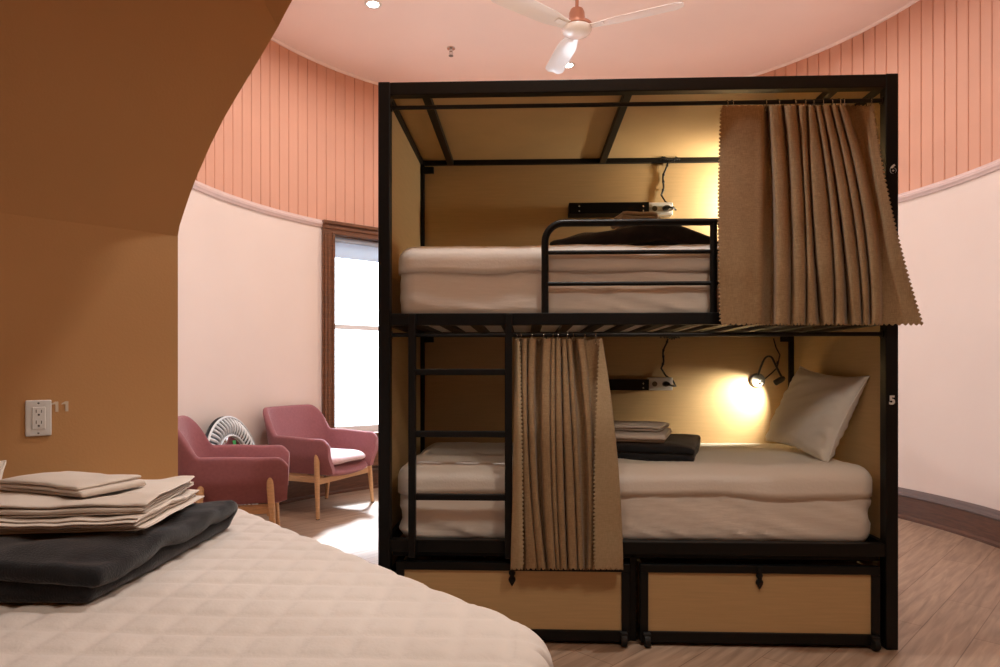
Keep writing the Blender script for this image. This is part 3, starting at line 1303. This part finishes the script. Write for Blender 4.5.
# ----------------------------------------------------------------- curtains
def curtain(name, cols, y_top, y_mid, y_bot, v_of_t, h_rod, nper, nrow, label, ring_px, deep=1.0, flaps=(0, 0)):
    """cols: (x at top, x at mid, x at bottom, depth at top, depth at bottom) in image columns and metres towards the room"""
    base = bl(cols[len(cols) // 2][2], y_bot, 0)
    root = empty(name)
    tag(root, label, 'curtain', 'linen bunk curtains')
    O = Vector((base.x, 0, base.z))
    in_bunk(root, O.x, O.y, O.z)

    def cr(P, i, t):
        g = lambda k: P[max(0, min(len(P) - 1, k))]
        a, b, c, d = g(i - 1), g(i), g(i + 1), g(i + 2)
        return .5 * (2 * b + (c - a) * t + (2 * a - 5 * b + 4 * c - d) * t * t + (3 * b - a - 3 * c + d) * t ** 3)
    grid = []
    for r in range(nrow + 1):
        t = r / nrow
        py = y_top + (y_bot - y_top) * t
        tm = (y_mid - y_top) / (y_bot - y_top)
        X, V = [], []
        for (a, m, b, d0, d1) in cols:
            l0 = (t - tm) * (t - 1) / ((0 - tm) * (0 - 1))
            l1 = t * (t - 1) / (tm * (tm - 1))
            l2 = t * (t - tm) / (1 - tm)
            X.append(a * l0 + m * l1 + b * l2)
            V.append(v_of_t(t) - (d0 + (d1 - d0) * t) * deep)
        row = []
        m = len(cols)
        for i in range(m - 1):
            for k in range(nper if i < m - 2 else nper + 1):
                s = k / nper
                px = cr(X, i, s)
                v = cr(V, i, s)
                w = noise.noise(Vector((px * .05, py * .035, v * 10))) * .004 * t
                q = bl(px, py, v + w)
                row.append(q - O)
        grid.append(row)
    # scalloped lower edge and side edges
    n = len(grid[0])

    def scal(s, per):
        return abs(math.sin(PI * s / per)) ** .5
    s = 0
    for j in range(n):
        if j:
            s += (grid[-1][j] - grid[-1][j - 1]).length
        k = scal(s, .028)
        for back in range(0, 4):
            grid[back][j].z += (.009 * scal(s, .031) - .009) * (1 - back / 4)
            grid[-1 - back][j].z += (-.013 * k + .007) * (1 - back / 4)
    for side, sg in ((0, -1), (-1, 1)):
        s = 0
        dirs = []
        for r in range(nrow + 1):
            inner = grid[r][1 if side == 0 else -2]
            d = (grid[r][side] - inner)
            dirs.append(d.normalized() if d.length > 1e-6 else Vector((sg, 0, 0)))
        for r in range(nrow + 1):
            if r:
                s += (grid[r][side] - grid[r - 1][side]).length
            grid[r][side] = grid[r][side] + dirs[r] * (.012 * scal(s, .028) - .005)
    mb = MB()
    vs = [q for row in grid for q in row]
    fs = [(r * n + j, (r + 1) * n + j, (r + 1) * n + j + 1, r * n + j + 1) for r in range(nrow) for j in range(n - 1)]
    seg = len(cols) - 1
    mb.add(vs, fs)
    mb.mi = [1 if (j < flaps[0] * nper or j >= (seg - flaps[1]) * nper) else 0 for r in range(nrow) for j in range(n - 1)]
    me = mb.build('cloth', [M['curtain'], M['curtain_back']], root, sm=True)
    md = me.modifiers.new('Solidify', 'SOLIDIFY')
    md.thickness = .0022
    md.offset = 0
    # rings: one round the rod and a small clip to the hem
    for (px, dz) in ring_px:
        u = bl(px, y_top, rod_v).x
        mb = MB()
        c = Vector((u, rod_v, h_rod - .007)) - O
        tilt = random.uniform(-.5, .5)
        ringp = []
        for k in range(20):
            a = 2 * PI * k / 20
            ringp.append(c + Vector((math.sin(tilt) * .015 * math.cos(a), math.cos(tilt) * .015 * math.cos(a), .0165 * math.sin(a))))
        mb.tube(ringp, .0016, 6, closed=True)
        top = c + Vector((0, 0, -.0165))
        mb.tube([top, top + Vector((0, -.004, -.010 - dz)), top + Vector((.003, -.006, -.020 - dz)), top + Vector((-.002, -.008, -.012 - dz))], .0016, 6)
        mb.build('curtain_ring', M['chrome'], root, sm=True)
    return root


upper_cols = [
    (722, 719, 721, 0, 0), (732, 730, 731, .006, .006), (743, 741, 741, .008, .014), (755, 753, 752, .008, .012), (763.5, 762.5, 760, .004, .008),
    (766, 767, 764.5, -.028, -.020), (767.5, 772.5, 771.5, -.030, -.036), (769.5, 776, 775, .014, .016), (775, 781.5, 781, .022, .026), (780, 787, 787, .014, .014),
    (782.6, 790.5, 790, -.022, -.012), (785, 793.5, 793, .014, .014), (790, 798.5, 798, .022, .022), (794.5, 803, 803, .014, .014), (797, 805, 806, -.018, -.010),
    (799, 806.5, 808.5, .012, .014), (804.5, 810, 815.5, .012, .012), (807, 812.5, 820, -.020, -.034), (808.5, 815, 824, .010, .012), (812.5, 827, 831.5, .010, .014),
    (814.5, 830, 834.5, -.020, -.014), (816, 832.5, 836.5, .010, .014), (819.5, 837, 843.5, .010, .014), (821, 840, 848, -.020, -.036), (823, 842.5, 852, .010, .012),
    (828, 850, 859.5, .010, .014), (830, 853, 862, -.020, -.010), (831.5, 855, 864, .010, .012), (835.5, 860, 868, .010, .012), (837.6, 862.5, 870.2, -.020, -.014),
    (839, 865, 872.5, .010, .014), (843, 872, 879, .012, .016), (845.5, 875.5, 882, -.024, -.016), (854, 879, 891, -.018, -.010), (861, 884, 904, .002, .006),
    (867, 888.5, 914, .008, .014), (872, 892, 922, .012, .016)]
curtain('bunk_curtain', upper_cols, 105, 215, 324, lambda t: .027 - .086 * smooth(.12, .8, t), ROD[0], 10, 300,
        'brown linen curtain with scalloped edges hanging from the upper bunk rod', [(726, 0), (731, 0), (765, 0), (777, 0), (793, 0), (804, 0), (814, 0), (823, 0), (832, 0), (838, 0), (843, 0), (869, 0)], 1.35)
lower_cols = [
    (519, 521.5, 522.5, .024, .028), (517, 518, 518, .024, .030), (515, 513.6, 511, .006, .012), (516, 514.5, 512.5, -.010, -.004), (518.5, 518.5, 519, -.006, -.010), (521, 521.5, 524, -.020, -.024),
    (522.5, 523, 526.5, .014, .010), (526.5, 527.5, 536, .014, .014), (528, 529, 537.5, -.018, -.006), (529.5, 530.5, 539, .014, .014), (535, 535, 545, .014, .014), (537, 536.8, 546.3, -.034, -.022),
    (541.5, 540.8, 547.5, -.034, -.022), (543.5, 542.5, 549, .014, .016), (550, 549.3, 555, .016, .018), (551.2, 550.5, 556.2, -.014, -.012), (552.2, 551.5, 557.2, .012, .014), (554.7, 555, 559.5, .012, .014),
    (555.6, 556, 560.4, -.014, -.012), (556.6, 557, 561.5, .014, .016), (560, 562, 566.2, .014, .018), (561.2, 563.6, 567.7, -.026, -.032), (562.5, 565.3, 569.4, .012, .016), (565.4, 571.3, 576, .012, .018),
    (566.6, 573, 577.6, -.014, -.006), (567.6, 574.4, 579, .010, .012), (570.8, 578, 583, .010, .012), (572.3, 580, 584.5, -.030, -.014), (576, 586, 586.5, -.032, -.016), (577.6, 587.6, 588, .012, .010),
    (583, 592, 591.5, .012, .010), (585, 594, 593.5, -.014, -.004), (592, 603, 607, -.012, -.010),
    (600.5, 615, 620, -.004, -.004), (602, 617, 623, .008, .006), (601.5, 614, 620, .016, .018), (601.2, 605, 608, .022, .026), (600, 595.5, 595, .028, .034)]
curtain('bunk_curtain', lower_cols, 338.5, 455, 568.5, lambda t: .028 - .055 * smooth(0, .45, t) - .012 * t, ROD[1], 10, 300,
        'beige linen curtain with scalloped hem gathered beside the ladder of the lower bunk', [(516, 0), (520, 0), (531, 0), (545, 0), (554, 0), (559, 0), (568, 0), (572, 0), (584, 0), (596, 0)], 1.15, (2, 4))


# ------------------------------------------------------------ bed in the fore room
HB = .655
BU = math.atan2(-.736, .677)
E0 = Vector((-1.019, 2.322, 0)) + Vector((.736, .677, 0)) * .03
BL_, BW = 1.73, 1.40
MBD = Matrix.Translation(E0) @ Matrix.Rotation(BU, 4, 'Z')
bedbase = empty('bed_base')
bedbase.matrix_basis = MBD @ Matrix.Translation((BL_ / 2 + .02, -BW / 2, 0))
tag(bedbase, 'low black bed base under the quilted mattress beside the ochre wall', 'bed base')
mb = MB()
mb.box(-BL_ / 2 + .05, BL_ / 2 - .12, -BW / 2 + .08, BW / 2 - .12, .2, .38)
mb.build('platform', M['black'], bedbase, bev=.01)
for sx in (-1, 1):
    for sy in (-1, 1):
        mb = MB()
        mb.box(sx * .70 - .03, sx * .70 + .03, sy * .5 - .03, sy * .5 + .03, 0, .2)
        mb.build('leg', M['black'], bedbase, bev=.004)
bed = empty('mattress')
bed.matrix_basis = MBD @ Matrix.Translation((BL_ / 2 + .02, -BW / 2, .384))
tag(bed, 'white diamond quilted mattress jutting out from the ochre wall under the linen pile', 'mattress')
mb = MB()
qf = quilted(.0062, .085, math.radians(45), 1.7)
mb.rbox(BL_, BW, HB - .384 + .004, (.06, .06, .05), .009, qf, plan=.24)
mb.build('quilted_cover', M['quilt'], bed, sm=True)

# pile on it
HBt = HB + .002
o = folded('folded_blanket', .56, .66, 2, .047, M['fleece'], .018, 'y', .028, 20.2, .004, nx=30, nw=28)
o.location = (-1.075, 1.535, HBt)
o.rotation_euler = (0, 0, math.radians(-2))
tag(o, 'thick charcoal fleece blanket folded on the quilted mattress by the ochre wall', 'blanket', 'folded charcoal blankets')
o = folded('folded_sheet', .44, .37, 6, .0052, M['linen'], .020, 'x', .013, 23.1, nx=26, nw=24)
o.location = (-1.01, 1.565, HBt + .097)
o.rotation_euler = (0, 0, math.radians(6))
tag(o, 'lower cream sheet folded on the charcoal blanket by the wall outlet', 'sheet', 'folded white linen')
o = folded('folded_sheet', .34, .43, 5, .0055, M['linen'], .020, 'y', .012, 27.4, nx=24, nw=24)
o.location = (-1.015, 1.575, HBt + .130)
o.rotation_euler = (0, 0, math.radians(9))
tag(o, 'upper cream sheet folded directly under the small pillowcase by the wall outlet', 'sheet', 'folded white linen')
o = folded('folded_pillowcase', .26, .17, 3, .0095, M['linen'], .008, 'x', .008, 31.9, .006, nx=20, nw=16)
o.location = (-1.02, 1.575, HBt + .160)
o.rotation_euler = (0, 0, math.radians(-20))
tag(o, 'small white pillowcase folded on top of the cream sheets by the wall outlet', 'pillowcase', 'folded white linen')
p = pillow('pillow', .62, .44, .16, 8.8)
tag(p, 'white pillow at the head of the quilted mattress against the ochre wall', 'pillow')
pc = MBD @ Vector((.26, -.925, HB + .095))
p.matrix_basis = Matrix.Translation(pc) @ Matrix.Rotation(BU, 4, 'Z') @ Matrix.Rotation(PI / 2, 4, 'Z') @ Matrix.Rotation(math.radians(24), 4, "X")

# ---------------------------------------------------------- outlet and number
op = wall_pt(38.3, 418)
OR = math.atan2(WD.y, WD.x)
outlet = empty('wall_outlet', op, OR)
tag(outlet, 'white duplex wall outlet on the ochre wall above the folded sheets', 'outlet')
mb = MB()
mb.rbox(.066, .108, .007, (.004, .004, .0034), .02)
mb.v = [Matrix.Rotation(PI / 2, 4, 'X') @ (p - Vector((0, 0, 0))) for p in mb.v]
mb.build('faceplate', M['white'], outlet, sm=True)
mb = MB()
mb.box(-.0165, .0165, -.0095, -.006, -.033, .033)
rc = mb.build('receptacle', M['white'], outlet, bev=.001)
mb = MB()
for z in (.016, -.017):
    mb.box(-.0075, -.0055, -.0098, -.009, z, z + .010)
    mb.box(.0055, .0075, -.0098, -.009, z, z + .009)
    mb.lathe([(.003, 0), (.003, .0005), (0, .0006)], 10, Matrix.Translation((0, -.0093, z - .006)) @ Matrix.Rotation(PI / 2, 4, 'X'))
mb.build('slot', M['slot'], rc)
for z in (.045, -.045):
    mb = MB()
    mb.lathe([(.0032, 0), (.003, .0012), (0, .0016)], 12, Matrix.Translation((0, -.0068, z)) @ Matrix.Rotation(PI / 2, 4, 'X'))
    mb.build('screw', M['grey'], outlet, sm=True)
nbp = wall_pt(61, 406.5) + WN * .0005
mb = MB()
for dx in (-.013, .013):
    mb.prism([(dx - .013, 0, .006), (dx - .011, 0, .010), (dx - .002, 0, .0155), (dx + .006, 0, .0155), (dx + .006, 0, -.0155), (dx - .002, 0, -.0155), (dx - .002, 0, .0075)], (0, -.0015, 0))
o = mb.build('wall_number', M['pale_number'], None, nbp, (0, 0, OR))
tag(o, 'pale number 11 stuck on the ochre wall beside the outlet', 'number')


# ------------------------------------------------------------------- armchairs
def armchair(label):
    root = empty('armchair')
    tag(root, label, 'armchair', 'mauve armchairs')
    # plan outline: from one arm front round the back to the other
    pl = []
    ctrl = [(.305, -.30), (.20, -.31), (.08, -.315), (-.05, -.315), (-.15, -.31), (-.22, -.285), (-.262, -.23), (-.278, -.16), (-.284, -.08), (-.286, 0)]
    ctrl = ctrl + [(x, -y) for (x, y) in ctrl[-2::-1]]
    m = 6
    for i in range(len(ctrl) - 1):
        for k in range(m):
            t = k / m
            g = lambda q: Vector(ctrl[max(0, min(len(ctrl) - 1, q))] + (0,))
            a, b, c, d = g(i - 1), g(i), g(i + 1), g(i + 2)
            pl.append(.5 * (2 * b + (c - a) * t + (2 * a - 5 * b + 4 * c - d) * t * t + (3 * b - a - 3 * c + d) * t ** 3))
    pl.append(Vector(ctrl[-1] + (0,)))
    N = len(pl)
    th = .042
    vs = []
    ns = 10
    prof_n = None
    for i, p in enumerate(pl):
        d = (pl[min(N - 1, i + 1)] - pl[max(0, i - 1)]).normalized()
        nrm = Vector((d.y, -d.x, 0))
        if nrm.dot(p) < 0:
            nrm = -nrm
        back = smooth(-.14, -.27, p.x)
        zt = .585 + .205 * smooth(-.165, -.268, p.x) - .012 * smooth(-.1, .2, p.x)
        edge = max(0.0, p.x - .24) / .065
        zt -= .050 * edge ** 2
        zb = .325 + .05 * max(0.0, (p.x - .25) / .08) ** 2 * .5
        lean = .025 + .04 * back
        ring = []
        for k in range(ns + 1):
            t = k / ns
            ring.append((th / 2, zb + (zt - zb) * t))
        for k in range(1, 6):
            a = k * PI / 6
            ring.append((th / 2 * math.cos(a), zt + th * .45 * math.sin(a)))
        for k in range(ns + 1):
            t = 1 - k / ns
            ring.append((-th / 2, zb + (zt - zb) * t))
        for k in range(1, 4):
            a = PI + k * PI / 4
            ring.append((th / 2 * math.cos(a), zb + th * .3 * math.sin(a)))
        prof_n = len(ring)
        for (o_, z) in ring:
            f = (z - .33) / .45
            curl = .012 * max(0, f) ** 2
            inn = -.055 * (1 - smooth(.33, .47, z))
            q = p + nrm * (o_ + lean * f + curl + inn * (1 if True else 0))
            q.z = z
            vs.append(q)
    n = prof_n
    fs = [(i * n + k, i * n + (k + 1) % n, (i + 1) * n + (k + 1) % n, (i + 1) * n + k) for i in range(N - 1) for k in range(n)]
    fs += [tuple(range(n)), tuple((N - 1) * n + k for k in range(n))]
    mb = MB()
    mb.add(vs, fs)
    # seat pan closing the shell below
    mb2 = MB()
    mb2.rbox(.55, .56, .075, (.10, .10, .037), .04, lambda p, nn: p + Vector((.01, 0, .305 - .035 * (1 - (p.y / .3) ** 2) * smooth(.15, .28, p.x))))
    mb.add(mb2.v, mb2.f)
    o = mb.build('shell', M['mauve'], root, sm=True)
    o.modifiers.new('Weld', 'WELD').merge_threshold = .0001
    smooth_by_angle(o, 60)
    mb = MB()
    mb.rbox(.53, .51, .085, (.13, .13, .04), .03, lambda p, nn: p + Vector((.03, 0, .365 + .014 * (1 - (p.y / .28) ** 2) - .012 * smooth(.15, .3, p.x))))
    mb.build('seat_cushion', M['cushion'], root, sm=True)
    for sy in (-1, 1):
        for (x0, x1, y0, y1, zt) in ((.205, .235, .328, .352, .485), (-.16, -.215, .315, .33, .46)):
            mb = MB()
            a, b = Vector((x0, sy * y0, zt)), Vector((x1, sy * y1, 0))
            pth = [a + (b - a) * t for t in (0, .06, .15, .4, .7, 1)]
            mb.tube(pth, [.008, .018, .021, .0195, .0165, .0135], 14)
            l = mb.build('leg', M['beech'], root, sm=True)
            smooth_by_angle(l, 50)
            mb = MB()
            mb.tube([b + Vector((0, 0, .0)), b + Vector((0, 0, .006))], .0142, 12)
            mb.build('foot_pad', M['rubber'], l)
    mb = MB()
    mb.box(-.205, .215, -.29, -.262, .255, .30)
    mb.box(-.205, .215, .262, .29, .255, .30)
    mb.box(.19, .218, -.335, .335, .25, .295)
    mb.box(-.205, -.177, -.325, .325, .25, .295)
    mb.box(-.19, .21, -.265, -.25, .295, .307)
    mb.box(-.19, .21, .25, .265, .295, .307)
    mb.build('under_frame', M['beech'], root, bev=.004)
    return root


ch = armchair('mauve armchair with beech legs in front of the round mirror')
ch.location = (-1.635, 4.10, 0)
ch.rotation_euler = (0, 0, math.radians(17))
ch2 = copy_tree(ch)
ch2['label'] = 'mauve armchair with beech legs standing under the window'
f1, f2 = at_height(319, 519.5, 0), at_height(371.5, 502.5, 0)
mid = (f1 + f2) / 2
lat = (f2 - f1).normalized()
fac = Vector((lat.y, -lat.x, 0))
ch2.location = mid - fac * .235
ch2.rotation_euler = (0, 0, math.atan2(fac.y, fac.x))

# -------------------------------------------------------------- round mirror
mir = empty('round_mirror')
tag(mir, 'round mirror in a black and white slatted sunburst frame leaning on the cream wall', 'mirror')
MR = .385
am = angle_at_px(211)
pw = cyl(am, R - .05)
nin = (C0 - cyl(am)).normalized()
tl = math.radians(10)
nin = Matrix.Rotation(math.radians(9), 3, 'Z') @ nin
ax = (nin * math.cos(tl) + Vector((0, 0, math.sin(tl)))).normalized()
side = Vector((0, 0, 1)).cross(ax).normalized()
upv = ax.cross(side)
cpos = pw + nin * (.045 + 2 * MR * math.sin(tl) * .5 + .02) + Vector((0, 0, MR * math.cos(tl) + .01))
mir.matrix_basis = Matrix(((side.x, upv.x, ax.x, cpos.x), (side.y, upv.y, ax.y, cpos.y), (side.z, upv.z, ax.z, cpos.z), (0, 0, 0, 1)))
mb = MB()
mb.lathe([(.22, -.03), (MR, -.03), (MR + .004, -.026), (MR, -.02), (.23, -.012), (.22, -.012)], 72)
smooth_by_angle(mb.build('backing', M['black_plastic'], mir), 40)
mb = MB()
ns = 52
for k in range(ns):
    a = 2 * PI * k / ns
    prev = None
    rows = []
    for j in range(7):
        t = j / 6
        r = .252 + (MR - .012 - .252) * t
        aa = a + .10 * math.sin(PI * t * .5)
        wdt = .0075 + .0075 * t
        e = Vector((math.cos(aa), math.sin(aa), 0))
        s = Vector((-math.sin(aa), math.cos(aa), 0))
        z = .004 + .028 * math.sin(PI * min(1, t * 1.05)) ** .8
        rows.append([e * r + s * wdt + Vector((0, 0, z - .006)), e * r + Vector((0, 0, z + .004)), e * r - s * wdt + Vector((0, 0, z - .006)), e * r + Vector((0, 0, z - .014))])
    vs = [q for g in rows for q in g]
    fs = [(i * 4 + q, i * 4 + (q + 1) % 4, i * 4 + 4 + (q + 1) % 4, i * 4 + 4 + q) for i in range(6) for q in range(4)]
    fs += [(0, 1, 2, 3), (24, 25, 26, 27)]
    mb.add(vs, fs)
mb.build('slat_ring', M['slat'], mir, sm=True)
mb = MB()
for (r, tz) in ((.245, .006), (MR - .006, .004)):
    mb.tube([(r * math.cos(a), r * math.sin(a), tz) for a in arc(0, 2 * PI, 72)[:-1]], .008, 8, closed=True)
mb.build('rim', M['slat'], mir, sm=True)
mb = MB()
mb.lathe([(.24, -.014), (.24, -.004), (.235, -.002), (0, -.002)], 64)
g = mb.build('glass', M['mirror'], mir)
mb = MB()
mb.box(.04, .085, .125, .205, -.002, -.0005)  # green of the mirror's reflection, put in as a flat coloured patch
mb.build('reflection_patch', M['green'], mir)

# ------------------------------------------------------------- ceiling things
hubp = Vector((C0.x, C0.y, EYE.z + (HOR - 30) * C0.y / F))
fan = empty('ceiling_fan', hubp)
tag(fan, 'white three-blade ceiling fan on a copper stem above the bunk bed', 'ceiling fan')
hz = CEIL - hubp.z
mb = MB()
mb.lathe([(0, -.035), (.05, -.033), (.082, -.02), (.092, -.002), (.092, .008), (.08, .012), (0, .012)], 36)
smooth_by_angle(mb.build('hub_cap', M['fan_white'], fan), 40)
mb = MB()
mb.lathe([(.086, .010), (.094, .016), (.094, .030), (.07, .036), (.052, .045), (.048, .105), (.04, .125), (.018, .135), (0, .136)], 32)
smooth_by_angle(mb.build('motor', M['copper'], fan), 40)
mb = MB()
mb.tube([(0, 0, .12), (0, 0, hz - .02)], .011, 14)
mb.lathe([(.018, hz - .09), (.05, hz - .06), (.062, hz - .004), (.062, hz), (0, hz)], 24)
smooth_by_angle(mb.build('stem', M['copper'], fan), 40)
for a in (-23, 99, 216):
    mb = MB()
    n = 14
    rows = []
    for i in range(n + 1):
        t = i / n
        r = .085 + .56 * t
        w = .038 + .022 * smooth(0, .3, t) + .006 * t
        w *= math.sqrt(max(.02, 1 - max(0.0, (t - .9) / .1) ** 2 * .75))
        tw = math.radians(11)
        row = []
        for (q, z) in ((-1, .004), (-.5, .011), (0, .013), (.5, .011), (1, .004), (1, .000), (0, .009), (-1, .000)):
            y = q * w
            row.append(Vector((r, y * math.cos(tw), .006 + z + y * math.sin(tw) + .012 * t)))
        rows.append(row)
    vs = [p for g in rows for p in g]
    fs = [(i * 8 + k, i * 8 + (k + 1) % 8, i * 8 + 8 + (k + 1) % 8, i * 8 + 8 + k) for i in range(n) for k in range(8)]
    fs += [tuple(range(8)), tuple(n * 8 + k for k in range(8))]
    mb.add(vs, fs)
    bl_ = mb.build('blade', M['fan_white'], fan, rot=(0, 0, math.radians(a)), sm=True)
    smooth_by_angle(bl_, 50)
    mb = MB()
    mb.box(.06, .17, -.02, .02, .008, .014)
    mb.build('blade_bracket', M['fan_white'], bl_, bev=.002)

# sprinkler
sp = at_height(451, 48, CEIL)
spr = empty('sprinkler', (sp.x, sp.y, CEIL))
tag(spr, 'small chrome fire sprinkler on the pink ceiling', 'sprinkler')
mb = MB()
mb.lathe([(0, 0), (.035, 0), (.033, -.008), (.014, -.012), (.012, -.03), (0, -.03)], 24)
mb.build('escutcheon', M['chrome'], spr, sm=False)
mb = MB()
for s in (-1, 1):
    mb.tube([(s * .011, 0, -.028), (s * .015, 0, -.045), (s * .005, 0, -.064)], .003, 8)
mb.lathe([(.005, -.028), (.004, -.06), (0, -.064)], 10)
mb.build('yoke', M['chrome'], spr)
mb = MB()
mb.lathe([(0, -.063), (.019, -.064), (.02, -.067), (0, -.068)], 20)
mb.build('deflector', M['grey'], spr)

# downlights: the two in view sit on a ring of six
d1, d2 = at_height(373, 4, CEIL), at_height(568, 65, CEIL)
RR = ((d1 - C0).to_2d().length + (d2 - C0).to_2d().length) / 2
a2 = math.atan2(d2.y - C0.y, d2.x - C0.x)
a1 = math.atan2(d1.y - C0.y, d1.x - C0.x)
angs = [a1, a2, a2 - 1.06, a2 - 2.12, a2 - 3.14, a1 + 1.06]
names = ['round recessed ceiling light left of the sprinkler', 'round recessed ceiling light showing under a fan blade',
         'round recessed ceiling light over the right end of the bunk bed', 'round recessed ceiling light in front of the right end of the bunk bed',
         'round recessed ceiling light in front of the bunk bed curtain', 'round recessed ceiling light over the front armchair']
POW = [18, 16, 12, 12, 33, 18]
for k, a in enumerate(angs):
    pos = Vector((C0.x + RR * math.cos(a), C0.y + RR * math.sin(a), CEIL))
    if k == 0:
        pos = d1.copy()
    if k == 1:
        pos = d2.copy()
    if k < 2:
        lt = empty('ceiling_light', pos)
        tag(lt, names[k], 'ceiling light', 'recessed ceiling lights')
        mb = MB()
        mb.lathe([(.042, -.001), (.044, -.006), (.062, -.004), (.064, 0), (.042, 0)], 32)
        mb.build('trim_ring', M['white'], lt, sm=True)
        mb = MB()
        mb.lathe([(0, -.004), (.040, -.004), (.042, -.001), (0, -.001)], 28)
        mb.build('lens', M['lamp_on'], lt)
    li = bpy.data.lights.new('downlight', 'AREA')
    li.shape = 'DISK'
    li.size = .08
    li.energy = POW[k]
    li.color = (1, .95, .90)
    li.spread = math.radians(172)
    o = bpy.data.objects.new('downlight', li)
    COL.objects.link(o)
    o.location = pos + Vector((0, 0, -.012))

# unseen fore room spots: first inferred from shadows, second added for the ochre wall
for (x, y, e, cone, soft) in ((.95, .95, 76, 120, .25), (-.25, 1.1, 40, 150, .9)):
    li = bpy.data.lights.new('unseen_fore_spot', 'SPOT')
    li.energy = e
    li.color = (1, .86, .70)
    li.spot_size = math.radians(cone)
    li.spot_blend = soft
    li.shadow_soft_size = .2
    o = bpy.data.objects.new('unseen_fore_spot', li)
    COL.objects.link(o)
    o.location = (x, y, H2 - .03)

# ------------------------------------------------------------------ daylight
w = bpy.data.worlds.new('World')
SC.world = w
w.use_nodes = True
bg = w.node_tree.nodes['Background']
bg.inputs['Color'].default_value = (.80, .90, 1.0, 1)
bg.inputs['Strength'].default_value = 8.0
for (mw, wyy) in ((MW, wy), (MW2, wy2)):
    wc = mw @ Vector((ww / 2, .16, (zb + zt) / 2))
    po = bpy.data.lights.new('window_portal', 'AREA')
    po.shape = 'RECTANGLE'
    po.size = ww - 2 * CS + .1
    po.size_y = zt - zb + .1
    po.cycles.is_portal = True
    o = bpy.data.objects.new('window_portal', po)
    COL.objects.link(o)
    o.rotation_euler = (-wyy).to_track_quat('-Z', 'Z').to_euler()
    o.location = wc
sun = bpy.data.lights.new('daylight_sun', 'SUN')
sun.energy = 14.0
sun.angle = math.radians(8)
sun.color = (.76, .88, 1.0)
o = bpy.data.objects.new('daylight_sun', sun)
COL.objects.link(o)
sd = Vector((.09, -.70, -.70)).normalized()
o.rotation_euler = sd.to_track_quat('-Z', 'Y').to_euler()
o.location = (-2, 9, 4)

# -------------------------------------------------------------------- camera
cam = bpy.data.cameras.new('camera')
cam.sensor_fit = 'HORIZONTAL'
cam.sensor_width = 36.0
cam.lens = F / 1000.0 * 36.0
cam.shift_y = (HOR - 333.5) / 1000.0
cam.clip_start = .05
co = bpy.data.objects.new('camera', cam)
COL.objects.link(co)
co.location = EYE
co.rotation_euler = (PI / 2, 0, 0)
SC.camera = co

vs_ = SC.view_settings
vs_.view_transform = 'Standard'
vs_.look = 'None'
vs_.gamma = 1.0
vs_.use_curve_mapping = False
vs_.exposure = 0.0
SC.cycles.max_bounces = 8
SC.cycles.diffuse_bounces = 5
SC.cycles.transparent_max_bounces = 12
SC.cycles.sample_clamp_indirect = 6.0
SC.cycles.use_denoising = True
